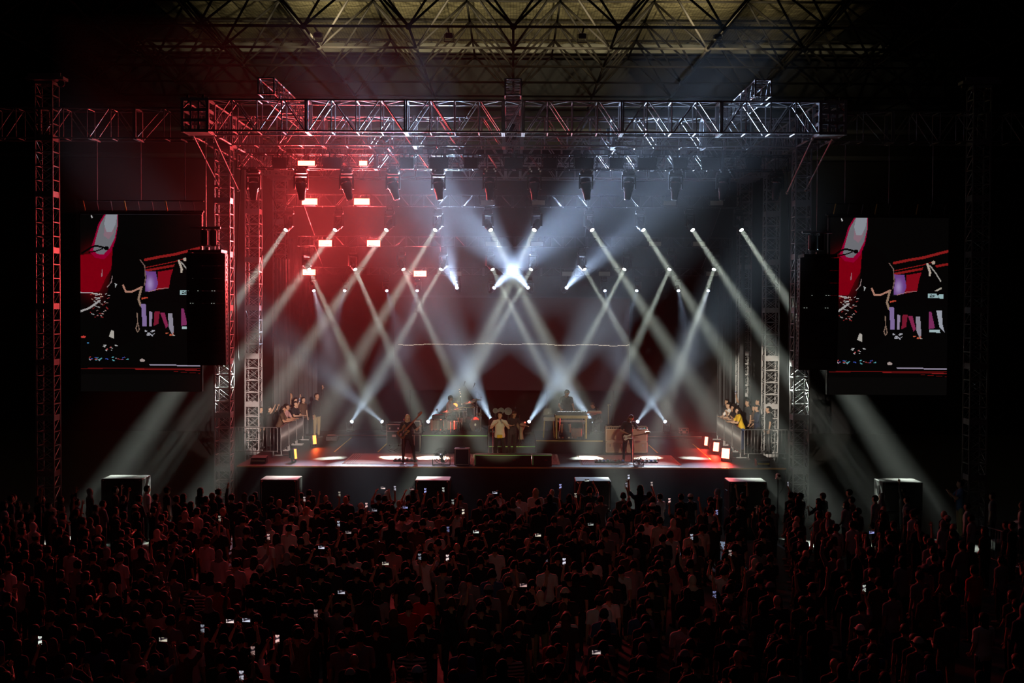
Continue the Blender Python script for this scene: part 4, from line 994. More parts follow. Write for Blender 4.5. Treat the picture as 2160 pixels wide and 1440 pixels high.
# bass player
zb_ = SZ + .013
q = Pz(859, 974, zb_); BY = q.y
t_b = hero('bass', L=((.55, -.25, -.8), (.35, -.75, .55)), R=((-.25, .1, -1), (.55, -.75, -.25)), legs=(((.3, -.05, -1), (.12, .02, -1)), ((-.12, 0, -1), (0, .05, -1))), head=(.15, .25), lean=.06, hair='long', sleeve=.8)
bp = place(t_b, 'person with long blond hair in black clothes playing the brown bass guitar', (q.x, q.y, zb_), .1, .98, 'black', 'black', HAIRB, SKIN2)
def guitar(name, label, cat, body, head_, L=1.12, bodyc=WOODB, guard=None, th=.045, face=(0, -1, .15), headc=None, sc=1.):
    body = V(body); head_ = V(head_); ex = (head_ - body).normalized(); n = V(face).normalized(); n = (n - ex * n.dot(ex)).normalized(); ey = n.cross(ex)
    t = thing(name, label, cat, body)
    ol = [(-.21, .02), (-.2, .12), (-.13, .165), (-.04, .13), (.04, .11), (.12, .15), (.2, .16), (.22, .11), (.15, .05), (.12, 0), (.13, -.05), (.19, -.1), (.17, -.14), (.1, -.13), (.03, -.1), (-.05, -.13), (-.14, -.165), (-.2, -.11)]
    ol = [(x * sc, y * sc) for x, y in ol][::-1]
    MB().extr(ol, (0, 0, 0), ex, ey, n, th).build('body', bodyc, t)
    MB().extr([(x * .72, y * .6) for x, y in ol], n * (th / 2 + .003), ex, ey, n, .005).build('pickguard', guard or BLK, t)
    nk = (head_ - body).length
    MB().extr([(.05, -.03), (.05, .03), (nk - .1, .022), (nk - .1, -.022)][::-1], n * (th / 2 + .008), ex, ey, n, .022).build('neck', GOLDEN if headc is None else headc, t)
    hdm = MB().extr([(nk - .1, -.022), (nk - .1, .022), (nk - .04, .055), (nk + .1, .05), (nk + .14, .02), (nk + .1, -.03), (nk - .04, -.035)][::-1], n * (th / 2), ex, ey, n, .02).build('headstock', headc or bodyc, t)
    pg = MB()
    for k_ in range(4):
        for s_ in (-1,): pg.tube(ex * (nk - .03 + k_ * .038) + ey * .05, ex * (nk - .03 + k_ * .038) + ey * .085, .007, n=5)
    pg.build('tuning_peg', CHROME, hdm)
    st = MB()
    for k_ in range(4): st.tube(ex * -.12 + ey * (.018 - k_ * .012) + n * (th / 2 + .024), ex * (nk + .03) + ey * (.018 - k_ * .012) + n * (th / 2 + .024), .0016, n=3)
    st.build('string', CHROME, t)
    MB().box(n * (th / 2 + .012) + ex * -.12, (.05, .02, .09)).box(n * (th / 2 + .012) + ex * .02, (.04, .02, .08)).build('bridge', CHROME, t)
    return t
guitar('bass_guitar', 'brown electric bass guitar held by the long-haired player', 'guitar', P(851, 911, BY - .26), P(886, 874, BY - .4), bodyc=WOODB, headc=REDW, sc=1.1)
def mic_stand(label, x, y, zb, zt, boom=None, name='microphone_stand', rnd_base=True, mic=True, mm=BLKM, micdir=(0, .3, .1)):
    t = thing(name, label, 'microphone stand', (x, y, zb)); h = zt - zb
    if rnd_base: MB().lathe([(.14, 0), (.14, .012), (.03, .03), (.015, .035)], n=14).build('base', mm, t)
    else:
        b = MB()
        for k_ in range(3): a = 2 * math.pi * k_ / 3 + .4; b.tube((0, 0, .14), (.28 * math.cos(a), .28 * math.sin(a), .012), .01, n=5)
        b.build('tripod_base', mm, t)
    MB().tube((0, 0, .02), (0, 0, h * .55), .013).tube((0, 0, h * .5), (0, 0, h), .009).build('pole', mm, t)
    e = V((0, 0, h))
    if boom is not None:
        e2 = e + V(boom); MB().tube(e - V(boom) * .25, e2, .008).lathe([(.02, -.03), (.02, .03)], e, (1, 0, 0), 8).build('boom', mm, t); e = e2
    if mic:
        d = nrm(micdir); MB().tube(e - d * .07, e + d * .08, .012, .017, 8).ell(e + d * .1, .026, .026, .03).build('microphone', CHROME if mm is not BLKM else BLKM, t)
    return t
mic_stand('straight microphone stand before the bass player', P(852, 974, BY - .42).x, BY - .42, SZ + .013, P(852, 886, BY - .42).z)
# singer
zf = SZ; q = P(1054, 965, 47.0); sp_ = (q.x, 47.0, SZ)
t_s = hero('singer', L=((.38, -.5, -.65), (-.78, -.18, .78)), R=((-.42, -.5, -.7), (.75, -.3, .62)), legs=(((.12, 0, -1), (.02, .03, -1)), ((-.12, 0, -1), (-.02, .03, -1))), head=(-.25, -.1), lean=-.03, hair='curly', sleeve=.8, wide=1.08, curl=1.1)
b = place(t_s, 'person in a loose cream T-shirt and black trousers singing at the front', sp_, 0, 1.0, 'cream', 'black', HAIRK, SKIN2)
hm_ = hand_at(b, t_s, 'L')
t = thing('microphone', 'hand microphone held to the singer\'s mouth', 'microphone', hm_ + V((-.02, -.02, .0)))
MB().tube((.03, -.02, -.08), (-.03, .0, .07), .012, .018, 8).build('handle', BLKM, t); MB().ell((-.036, 0, .085), .028, .028, .032).build('grille', CHROME, t)
MB().bbox((0, -.14, .9), (.2, .05, .12), .02).build('waist_bag', FAB['yellow'], b)
# guitarist
zg = SZ + .013; q = Pz(1325, 974, zg); GY = q.y
t_g = hero('guitar', L=((.35, -.5, -.8), (.55, -.6, .1)), R=((-.45, .05, -.9), (.75, -.6, -.35)), legs=(((.12, -.12, -1), (.03, .1, -1)), ((-.14, -.02, -1), (-.03, .05, -1))), head=(.35, .55), lean=.16, hair='long', sleeve=.8)
b = place(t_g, 'person with long dark hair in dark clothes bent over a guitar before the tan amplifiers', (q.x, q.y, zg), .25, 1.0, 'charcoal', 'black', HAIRN, SKIN)
guitar('electric_guitar', 'dark electric guitar held by the long-haired guitarist', 'guitar', P(1324, 922, GY - .32), P(1364, 914, GY - .5), bodyc=mat('sunburst_dark', (.07, .03, .02), .25), guard=CREAM, headc=WOODB, sc=1.0)
mic_stand('tall boom microphone stand before the guitarist', P(1334, 974, GY - .5).x, GY - .5, SZ + .015, P(1331, 897, GY - .5).z, (-.08, .02, .14), mm=mat('tall_stand_steel', (.3, .3, .3), .4, .6))
# drummer
DZ = RZ; q = P(946, 905, 51.6)
t_d = hero('drums', L=((.3, -.75, -.6), (-.1, -1, .15)), R=((-.4, -.5, -.8), (-.05, -1, -.05)), legs=(((.45, -.9, -.12), (.05, -.05, -1)), ((-.45, -.9, -.12), (-.05, -.05, -1))), head=(.1, .05), lean=.1, hair='cap', sleeve=.8)
b = place(t_d, 'person in a pale T-shirt and dark cap playing the drum kit', (q.x, 51.6, DZ), math.pi / 2 - .25, 1.0, 'pink', 'charcoal', HAIRK, SKIN, 'black')
hL, hR = hand_at(b, t_d, 'L'), hand_at(b, t_d, 'R')
for l, h in (('far', hL), ('near', hR)):
    tag(MB().tube((-.06, 0, -.02), (.33, .04, -.03), .009, .006, 6).build('drumstick', mat('pale_stick_wood', (.6, .45, .25), .5), None, h), 'wooden drumstick in the %s hand of the drummer' % l, 'drumstick')
st = thing('drum_stool', 'black round stool under the drummer', 'stool', (q.x + .0, 51.62, DZ))
MB().lathe([(.17, .40), (.19, .43), (.19, .47), (.15, .49)], n=16).build('seat', RUBBER, st); MB().tube((0, 0, .1), (0, 0, .42), .02).build('post', CHROME, st)
for k_ in range(3): a = k_ * 2.09; MB().tube((0, 0, .2), (.22 * math.cos(a), .22 * math.sin(a), .01), .012).build('leg', CHROME, st)
# keyboard player
q = P(1193, 905, 51.3)
t_k = hero('keys', L=((.2, -.35, -.9), (-.05, -.85, -.35)), R=((-.25, -.3, -.9), (.1, -.85, -.4)), legs=(((.12, -.05, -1), (.1, .05, -1)), ((-.1, 0, -1), (0, .05, -1))), head=(.35, .45), lean=.2, hair='bun', sleeve=.75, shorts=True, wide=1.05)
b = place(t_k, 'person in a dark T-shirt with a white headband at the golden table', (q.x, 51.45, RK), .1, 1.06, 'black', 'charcoal', HAIRK, SKIN)
hq = t_k['head']; hbn = MB().lathe([(.097, -.018), (.102, 0), (.099, .018)], hq + V((0, .01, .055)), (.15, -.3, 1), 16).build('headband', FAB['white'], b)
# second keyboard player far right behind
t_k2 = hero('keys2', L=((.3, -.7, -.6), (-.2, -.9, -.1)), legs=(((.2, -.95, -.1), (.05, .0, -1)), ((-.2, -.95, -.1), (-.05, 0, -1))), head=(0, .5), lean=.45, hair='short', sleeve=.8)
q = P(1263, 900, 52.6)
b = place(t_k2, 'person in dark clothes crouched over the small keyboard at the right rear', (q.x, 53.0, RK), -.9, .95, 'black', 'black', HAIRN, SKIN)
st = thing('keyboard_stool', 'dark stool under the crouching keyboard player', 'stool', (q.x, 53.02, RK)); MB().lathe([(.16, .38), (.18, .42), (.18, .45), (.15, .47)], n=14).build('seat', RUBBER, st); MB().tube((0, 0, 0), (0, 0, .4), .025).lathe([(.16, 0), (.15, .02)]).build('post', BLKM, st)
# percussionist behind the singer
q = P(1080, 935, 48.75)
t_p = hero('perc', L=((.4, -.5, -.75), (.25, -.9, -.05)), R=((-.35, -.5, -.75), (.1, -.9, .1)), head=(.2, .35), lean=.15, hair='long', sleeve=.8)
PZ_ = P(1083, 941, 49.0).z
b = place(t_p, 'person in dark clothes with long hair playing percussion behind the singer', (q.x, 48.78, SZ), .5, .96, 'black', 'black', HAIRN, SKIN)

# drum kit ---------------------------------------------------------------
def stand_legs(mb, z0=0., r=.24, n=3, ph=.5):
    for k_ in range(n): a = 2 * math.pi * k_ / n + ph; mb.tube((0, 0, z0 + .2), (r * math.cos(a), r * math.sin(a), .012), .009, n=5)
    return mb
SHELL = mat('pale_lacquered_shell', (.55, .52, .42), .2, .5)
def drum(name, label, px, py, D, r, h, z0=None, axis=(0, 0, 1), shell=SHELL, legs=True, head_=DHEAD, lugs=8, cat='drum', zbase=None):
    """py: pixel of the drum's top rim; legs run down to zbase"""
    p = P(px, py, D); ax = nrm(axis); zb = DZ if zbase is None else zbase
    t = thing(name, label, cat, (p.x, D, zb)); o = V((0, 0, p.z - zb)) - ax * h
    MB().lathe([(r * .97, 0), (r, .01), (r, h - .01), (r * .97, h)], o, ax, 20).build('shell', shell, t, smooth=False)
    MB().lathe([(r * .98, h - .003), (r * .97, h + .006)], o, ax, 20).build('drum_head', head_, t)
    MB().lathe([(r * 1.0, h - .025), (r * 1.05, h - .025), (r * 1.05, h + .012), (r * 1.0, h + .012)], o, ax, 20).lathe([(r * 1.0, -.012), (r * 1.05, -.012), (r * 1.05, .025), (r, .025)], o, ax, 20).build('hoop', CHROME, t)
    q_ = ax.to_track_quat('Z', 'Y').to_matrix(); lg = MB()
    for k_ in range(lugs):
        a = 2 * math.pi * k_ / lugs; v = q_ @ V((math.cos(a) * r * 1.04, math.sin(a) * r * 1.04, 0)); lg.tube(o + v + ax * .01, o + v + ax * (h - .01), .007, n=4)
    lg.build('tension_rod', CHROME, t)
    if legs:
        l = MB()
        for k_ in range(3):
            a = 2 * math.pi * k_ / 3 + .5; v = V((math.cos(a) * r * 1.02, math.sin(a) * r * 1.02, 0)); l.tube(v + V((0, 0, o.z + h * .5)), v * 1.08 + V((0, 0, .005)), .009, n=5)
        l.build('leg', CHROME, t)
    return t
drum('floor_tom', 'large pale floor drum at the left of the kit', 921, 884, 50.2, .24, .42)
drum('floor_tom', 'second pale floor drum in front of the drummer', 951, 888, 50.1, .2, .3)
drum('conga', 'slim pale drum between the two floor drums', 936, 885, 50.7, .13, .45)
drum('snare_drum', 'shallow chrome snare drum in the middle of the kit', 974, 881, 50.6, .18, .15, shell=CHROME)
drum('rack_tom', 'golden tom drum right of the snare', 985, 884, 51.2, .17, .2, axis=(-.2, -.2, 1), shell=GOLDEN)
drum('rack_tom', 'small pale tom drum at the upper right of the kit', 1001, 878, 51.6, .15, .18, axis=(-.25, -.1, 1))
drum('rack_tom', 'dark tom drum high behind the snare', 976, 866, 51.9, .17, .24, shell=BLK, axis=(-.1, -.2, 1))
bd_ = drum('bass_drum', 'black-faced bass drum at the right of the kit', 1002, 903, 50.7, .29, .42, axis=(.75, -.65, .02), shell=BLK, head_=BLK, legs=False)
bd_.children[0]; 
for s_ in (-1, 1): MB().tube((s_ * .2, 0, .3), (s_ * .3, .05, .0), .01).build('spur', CHROME, bd_)
# ensure the bass drum rests on the riser
for c in bd_.children:
    if c.name.split('.')[0] != 'spur': c.location.z = .30 - (P(1002, 903, 50.7).z - DZ)
MB().lathe([(.05, 0), (.055, .004)], (0, 0, 0), nrm((.75, -.65, 0)), 14).build('badge', CREAM, bd_, V((0, 0, .3)) + nrm((.75, -.65, .02)) * .01)
def cymbal(label, px, py, D, r, tilt=(0, 0, 1), boom=None, zb=None, m=BRASS):
    p = P(px, py, D); zb = DZ if zb is None else zb; t = thing('cymbal', label, 'cymbal', (p.x if boom is None else p.x + boom[0], D, zb))
    c = V((p.x - t.location.x, 0, p.z - zb)); d = nrm(tilt)
    MB().lathe([(.012, .022), (r * .16, .018), (r * .22, .006), (r * .6, 0), (r, -.016), (r * .98, -.019), (r * .5, -.004), (.012, .016)], c, d, 24).build('plate', m, t, smooth=True)
    MB().lathe([(.014, .02), (.014, .05)], c, d, 8).build('wing_nut', CHROME, t)
    pl = stand_legs(MB())
    if boom is None: pl.tube((0, 0, .05), c, .011, n=6)
    else: pl.tube((0, 0, .05), (0, 0, c.z - .15), .013, n=6).tube((boom[0] * .25, 0, c.z - .22), c, .009, n=6)
    pl.build('stand', CHROME, t); return t
cymbal('wide brass cymbal low at the left of the kit', 943, 867, 50.1, .26, (-.05, -.1, 1))
cymbal('wide brass cymbal in the middle of the kit beside the drummer', 967, 862, 50.9, .27, (.03, -.1, 1), (.22, 0))
cymbal('large pale cymbal tilted high at the right of the kit', 991, 847, 50.9, .29, (-.22, -.15, 1), (.3, 0))
cymbal('flat cymbal highest and furthest right of the kit', 1005, 842, 51.4, .2, (.05, -.05, 1))
cymbal('small brass cymbal stacked below the tilted one', 998, 858, 51.3, .15, (0, -.1, 1)); cymbal('thin red-lit cymbal behind the drummer\'s hands', 965, 846, 52.3, .13, (0, -.1, 1))
cymbal('pair of small hats at the right of the kit', 1011, 872, 50.9, .16, (0, 0, 1))
# light pads and table of percussion at the left
t = thing('percussion_pad', 'black pad box with a red top beside the drummer', 'drum pad', (P(925, 884, 50.9).x, 50.9, DZ)); hz = P(925, 882, 50.9).z - DZ
MB().bbox((0, 0, hz + .07), (.5, .35, .14), .02).build('case', BLK, t); MB().box((0, 0, hz + .148), (.3, .26, .012)).build('red_mat', FAB['red'], t); stand_legs(MB()).tube((0, 0, .05), (0, 0, hz), .015).build('stand', BLKM, t)
t = thing('music_lamp', 'small orange-lit round panel behind the kit', 'lamp', (P(960, 855, 52.2).x, 52.2, DZ)); hz = P(960, 855, 52.2).z - DZ
MB().lathe([(.1, 0), (.1, .02)], (0, 0, hz), (0, -1, 0), 12).build('lit_disc', mat('orange_lamp_face', (.8, .3, .1), .5, emit=(1, .28, .04), es=2.2), t); stand_legs(MB()).tube((0, 0, .05), (0, 0.02, hz), .01).build('stand', BLKM, t)
# rack uprights of the kit
for i, (x, y) in enumerate(((969, 868), (984, 860), (1001, 858), (1014, 862), (963, 872))):
    p = P(x, y, 50.9 + .1 * i); t = thing('hardware_stand', 'chrome upright stand of the drum kit, %s' % ('third from its left', 'fourth from its left', 'fifth from its left', 'rightmost', 'second from its left')[i], 'stand', (p.x, p.y, DZ)); stand_legs(MB(), r=.2).tube((0, 0, .02), (0, 0, p.z - DZ), .014).build('tube', CHROME, t)
    MB().lathe([(.024, -.03), (.024, .03)], (0, 0, (p.z - DZ) * .6), (0, 0, 1), 8).tube((0, 0, (p.z - DZ) * .6), (-.18, -.05, (p.z - DZ) * .68), .008).build('clamp', CHROME, t)
t = thing('snake_light', 'twisted cable with small glowing beads rising above the kit', 'cable', (P(975, 870, 51.2).x, 51.2, DZ)); o = t.location
pts = [P(x, y, 51.2) - o for x, y in ((975, 878), (978, 862), (973, 850), (971, 840), (973, 832), (969, 822))]
MB().tube((0, 0, 0), pts[0], .012).path(pts, .016, 6).build('cord', CHROME, t)
for x, y in ((969, 821), (970, 826), (971, 830), (971.5, 836), (974, 852)): MB().ell(P(x, y, 51.16) - o, .022, .022, .022).build('bead', mat('pale_bead', (.9, .7, .6), .3, emit=(1, .75, .6), es=.5), t)
for i, (x0, y0, x1, y1) in enumerate(((997, 840, 979, 810), (1015, 838, 1000, 813))):
    a, b2 = P(x0, y0, 51.5 + i * .3), P(x1, y1, 51.5 + i * .3)
    mic_stand('tall black boom stand high above the drums, %s one' % ('left', 'right')[i], a.x, a.y, DZ, a.z, b2 - a, 'overhead_microphone_stand', False, micdir=(.4, -.1, 1))
mic_stand('low black boom stand with a microphone left of the drums', P(928, 880, 49.9).x, 49.9, DZ, P(934, 872, 49.9).z, (-.12, 0, .12), rnd_base=False)
# percussion rig behind the singer
for i, (x, y, r) in enumerate(((1045, 866, .10), (1057, 866, .12), (1072, 867, .145))):
    p = P(x, y, 48.6); t = thing('hand_drum', 'round silver-rimmed hand drum seen above the singer\'s head, %s of three' % ('smallest', 'middle one', 'largest')[i], 'drum', (p.x, 48.6, SZ)); h = p.z - SZ
    MB().lathe([(r * .55, -.0), (r * .98, 0), (r, -.03), (r * .9, -.05)], (0, 0, h), (0, -1, .1), 20).build('ring', mat('dull_silver', (.16, .16, .17), .55, .6), t)
    MB().lathe([(r * .9, -.004), (r * .86, .006)], (0, 0, h), (0, -1, .1), 20).build('drum_head', mat('grey_drum_head', (.05, .05, .055), .5), t); MB().lathe([(r * .3, .0), (r * .28, .022)], (0, 0, h), (0, -1, .1), 12).build('dark_centre', BLK, t)
    stand_legs(MB()).tube((0, .03, .03), (0, .03, h), .012).build('stand', BLKM, t)
t = drum('djembe', 'pale goblet drum on a stand right of the singer', 1099, 889, 49.3, .2, .02, zbase=P(1083, 941, 49.0).z, legs=False, lugs=3)
zz = P(1099, 889, 49.3).z - t.location.z
stand_legs(MB(), r=.3).tube((0, 0, .05), (0, 0, zz - .62), .02).build('stand', BLKM, t)
MB().lathe([(.12, zz - .68), (.1, zz - .62), (.07, zz - .42), (.085, zz - .34), (.19, zz - .14), (.2, zz - .02)], n=18).build('goblet', mat('pale_drum_wood', (.3, .23, .16), .5, 0, .2, 8), t, smooth=True)
drum('snare_drum', 'round pale drum tilted toward the front left of the singer', 1040, 890, 48.3, .17, .1, axis=(-.3, -.9, .3), zbase=SZ, legs=True)
mic_stand('boom microphone stand above the goblet drum', P(1096, 885, 49.0).x, 49.0, P(1083, 941, 49.0).z, P(1096, 874, 49.0).z, (-.17, 0, .26), rnd_base=False)
mic_stand('tall thin black stand between the drum kit and the singer', P(1032, 880, 49.6).x, 48.85, SZ, P(1032, 850, 49.6).z, None, mic=False)
mic_stand('lone microphone stand right of the keyboards', P(1283, 890, 50.2).x, 50.2, SZ, P(1283, 854, 50.2).z, (.09, 0, .02), mm=mat('dull_gold_stand', (.25, .2, .1), .4, .5))
# keyboard table ----------------------------------------------------------
a, b2 = P(1171, 880, 50.1), P(1240, 880, 50.1); w = b2.x - a.x; hz = P(1200, 876, 50.1).z - RK
t = thing('keyboard_table', 'golden table with square legs carrying the mixer', 'table', ((a.x + b2.x) / 2, 50.1, RK))
MB().bbox((0, .35, hz - .06), (w, .75, .12), .01).build('tabletop', GOLDEN, t); MB().box((0, .08, hz - .25), (w - .16, .04, .04)).box((0, .62, hz - .25), (w - .16, .04, .04)).build('stretcher', CHROME, t)
for sx_ in (-1, 1):
    for yy_ in (.05, .65): MB().box((sx_ * (w / 2 - .06), yy_, (hz - .12) / 2), (.055, .055, hz - .12)).build('leg', GOLDEN, t)
    MB().tube((sx_ * (w / 2 - .2), .05, hz - .12), (sx_ * (w / 2 - .14), .05, .02), .02).build('inner_leg', CHROME, t)
t = thing('mixer', 'black mixing desk with glowing keys on the golden table', 'mixer', ((a.x + b2.x) / 2, 50.35, RK + hz))
MB().box((0, 0, .07), (w - .12, .45, .14)).build('body', BLK, t)
kw = MB().box((0, 0, 0), (.03, .02, .012)).mesh('glowing_key', mat('white_key_light', (.8, .8, .8), .4, emit=(.8, .9, 1), es=1.2))
for k_ in range(18): link('glowing_key', kw, t, (-w / 2 + .12 + k_ * (w - .24) / 17, -.2 + (k_ % 3) * .06, .146))
t = thing('keyboard', 'small brown keyboard at the right rear beside the crouching player', 'keyboard', (P(1254, 868, 51.8).x, 51.8, RK)); h = P(1254, 869, 51.8).z - RK
MB().bbox((0, 0, h), (.55, .3, .09), .01).build('body', REDW, t); MB().box((0, -.07, h + .05), (.48, .13, .012)).build('keys', CREAM, t); MB().tube((-.2, 0, h - .04), (.2, 0, 0.01), .015).tube((.2, 0, h - .04), (-.2, 0, .01), .015).build('stand', BLKM, t)
t = thing('keyboard', 'cream-fronted electric keyboard on a stand left of the golden table', 'keyboard', (P(1158, 882, 50.4).x, 50.4, RK)); h = P(1158, 882, 50.4).z - RK
MB().bbox((0, .1, h), (.44, .9, .15), .01).build('body', SHELL, t); MB().box((0, .05, h + .085), (.38, .7, .02)).build('keys', BLK, t)
for sx_ in (-1, 1): MB().tube((sx_ * .17, 0, h - .07), (sx_ * .21, -.05, .005), .018).build('leg', GOLDEN, t); MB().tube((sx_ * .17, .4, h - .07), (sx_ * .21, .45, .005), .018).build('leg', GOLDEN, t)
t = thing('laptop', 'open dark laptop on the keyboard left of the golden table', 'laptop', (P(1155, 872, 50.35).x, 50.4, RK + h + .098))
MB().box((0, 0, .01), (.3, .22, .018)).build('base', BLKM, t); sc2 = MB().box((0, .12, .14), (.3, .015, .26), Matrix.Rotation(-.12, 3, 'X')).build('lid', BLKM, t); MB().extr([(0, -.06), (.07, -.06), (.07, .06)], (0, .108, .14), V((1, 0, 0)), V((0, 0, 1)), V((0, 1, 0)), .006).build('lid_mark', mat('grey_mark', (.3, .3, .3), .5), sc2)
t = thing('equipment_box', 'reddish box under the keyboard table', 'box', (P(1216, 905, 51.0).x, 51.0, RK)); MB().bbox((0, 0, .17), (.42, .3, .34), .02).build('body', REDW, t); MB().box((0, 0, .35), (.14, .03, .02)).build('handle', RUBBER, t)
pedk = thing('pedalboard', 'black pedalboard on the riser under the keyboard player', 'pedalboard', (P(1200, 925, 50.0).x, 49.75, RK)); MB().bbox((0, 0, .03), (.9, .3, .05), .01).build('board', BLK, pedk)
for k_ in range(7): MB().bbox((-.38 + k_ * .125, 0, .08), (.08, .12, .05), .01).build('pedal', [CHROME, REDW, BLKM, CREAM][k_ % 4], pedk)
t = thing('water_bottle', 'small clear bottle standing on the right amplifier', 'bottle', (P(1355, 895, GY).x, Pz(1350, 955, SZ).y + .15, SZ + zc1 + .605)); MB().lathe([(.032, 0), (.033, .13), (.014, .17), (.014, .2)], n=12).build('body', mat('clear_plastic', (.7, .6, .6), .15), t); MB().lathe([(.017, .195), (.017, .22)], n=10).build('bottle_cap', FAB['red'], t)
t = thing('cable_coil', 'dark cable coil lying on the left amplifier', 'cable', (P(1305, 895, GY).x, Pz(1300, 955, SZ).y + .2, SZ + zc1 + .64))
MB().path([V((.2 * math.cos(a), .12 * math.sin(a), .02 * math.sin(a * 3))) for a in [k_ * .5 for k_ in range(26)]], .014).build('coil', RUBBER, t)
# stairs between risers are the step; a fog machine box near back left
t = thing('fog_machine', 'small dark fog machine near the rear left floor lights', 'machine', (P(700, 905, 53.5).x, 53.5, SZ)); MB().bbox((0, 0, .12), (.5, .3, .22), .03).build('body', CAB, t); MB().tube((0, -.15, .14), (0, -.2, .14), .03, n=10).build('nozzle', CHROME, t); MB().path([(-.2, 0, .22), (-.15, 0, .3), (.15, 0, .3), (.2, 0, .22)], .012).build('handle', BLKM, t)

# ------------------------------------------------------------------ barriers
barm = MB().tube((0, 0, 0), (0, 0, .86), .011, n=6).mesh('bar', STEEL, True)
def barrier(label, a, b_, group='steel crowd barriers', nb=None):
    a, b_ = V(a), V(b_); d = b_ - a; L = d.length; yaw = math.atan2(d.y, d.x); t = thing('crowd_barrier', label, 'barrier', a, (0, 0, yaw), group)
    MB().path([(0, 0, .16), (0, 0, 1.05), (.04, 0, 1.1), (L - .04, 0, 1.1), (L, 0, 1.05), (L, 0, .16)], .02, 6).tube((0, 0, .2), (L, 0, .2), .016).build('frame', STEEL, t)
    n = nb or int(L / .125)
    for i in range(1, n): link('bar', barm, t, (L * i / n, 0, .22))
    for x in (.15, L - .15): MB().box((x, 0, .02), (.05, .55, .04)).box((x, 0, .11), (.04, .04, .18)).build('foot', STEEL, t)
LB0, LB1 = Pz(592, 962, SZ), Pz(640, 927, SZ); RB0, RB1 = Pz(1563, 967, SZ), Pz(1512, 926, SZ)
for nm, a, b_ in (('left', LB0, LB1), ('right', RB0, RB1)):
    n = 3
    for i in range(n): p0 = a.lerp(b_, i / n + .004); p1 = a.lerp(b_, (i + 1) / n - .006); barrier('steel barrier beside the %s spectators on the stage, %s section' % (nm, ('front', 'middle', 'rear')[i]), p0, p1)
barrier('dim steel barrier closing off the left stage wing', (LB0.x - 1.95, LB0.y - .12, SZ), (LB0.x - .1, LB0.y - .12, SZ)); barrier('dim steel barrier closing off the right stage wing', (RB0.x + .1, RB0.y - .12, SZ), (RB0.x + 1.75, RB0.y - .12, SZ))
for i in range(3): barrier('dim steel barrier at the right edge of the crowd, %s' % ('nearest the stage', 'middle', 'nearest the camera')[i], (14.2 + i * .5, 38.6 - i * 2.05, 0), (14.65 + i * .5, 36.7 - i * 2.05, 0))

# ------------------------------------------------------------------ spectator figures
C = dict(voxel=.022, decim=.5)
PH2 = ((.35, -.75, .45), (-.35, -.45, 1)); PH1 = ((.3, -.75, .55), (-.15, -.4, 1))
TP = {
 'relaxed': human('relaxed', **C), 'long': human('long', hair='long', L=((.14, .0, -1), (-.25, -.6, -.6)), **C), 'cap': human('cap', hair='cap', **C),
 'hood': human('hood', hair='hood', sleeve=1.95, L=((.16, -.1, -1), (-.6, -.7, -.1)), **C), 'phone2': human('phone2', L=PH2, curl=1.0, **C),
 'phone1': human('phone1', L=RELAX, R=mir(PH1), curl=1.0, **C), 'phone1long': human('phone1long', L=PH1, R=mir(RELAX), hair='long', curl=1.0, **C), 'folded': human('folded', L=((.22, -.25, -.95), (-.95, -.3, .1)), sleeve=1.9, **C),
 'raised': human('raised', L=((.45, -.1, .9), (.1, -.15, 1)), curl=.2, **C), 'clap': human('clap', L=((.25, -.6, -.6), (-.55, -.5, .6)), curl=.2, **C), 'bun': human('bun', hair='bun', L=((.15, -.1, -1), (-.4, -.8, .2)), **C),
 'bald': human('bald', hair='bald', wide=1.12, **C), 'onearm': human('onearm', L=((.35, -.2, .9), (-.1, -.1, 1)), R=mir(RELAX), sleeve=1.9, curl=.3, **C), 'leaning': human('leaning', L=((.3, -.42, -.8), (-.5, -.85, .02)), lean=.35, head=(0, -.15), **C),
 'leaninglong': human('leaninglong', L=((.3, -.38, -.8), (-.35, -.9, .1)), lean=.3, head=(0, -.15), hair='long', **C)}
def face_to(x, y, tx=0., ty=50.): return math.atan2(tx - x, -(ty - y))
def display_mat(col, es):
    nm = 'phone_display_%.1f_%.1f_%.1f_%.1f' % (*col, es)
    if nm in MATS: return MATS[nm]
    m = mat(nm, (.03, .03, .03), .3, emit=col, es=es); nt = m.node_tree; b = nt.nodes['Principled BSDF']
    tc = nt.nodes.new('ShaderNodeTexCoord'); nz = nt.nodes.new('ShaderNodeTexNoise'); nz.inputs['Scale'].default_value = 13; nz.inputs['Detail'].default_value = 1
    cr = nt.nodes.new('ShaderNodeValToRGB'); cr.color_ramp.elements[0].position = .42; cr.color_ramp.elements[0].color = (.03, .02, .03, 1); cr.color_ramp.elements[1].position = .56; cr.color_ramp.elements[1].color = (*col, 1)
    nt.links.new(tc.outputs['Object'], nz.inputs['Vector']); nt.links.new(nz.outputs['Fac'], cr.inputs[0]); nt.links.new(cr.outputs[0], b.inputs['Emission Color']); return m
def phone(p, yaw, label, col=(1, .85, .8), land=False, es=1.0, tilt=.0, group=None):
    w, h = (.152, .076) if land else (.076, .152)
    t = thing('phone', label, 'phone', p, (tilt, 0, yaw), group); MB().bbox((0, 0, 0), (w, .009, h), .004).build('body', BLK, t)
    MB().box((0, .0055, 0), (w - .008, .002, h - .01)).build('display', display_mat(col, es), t); return t

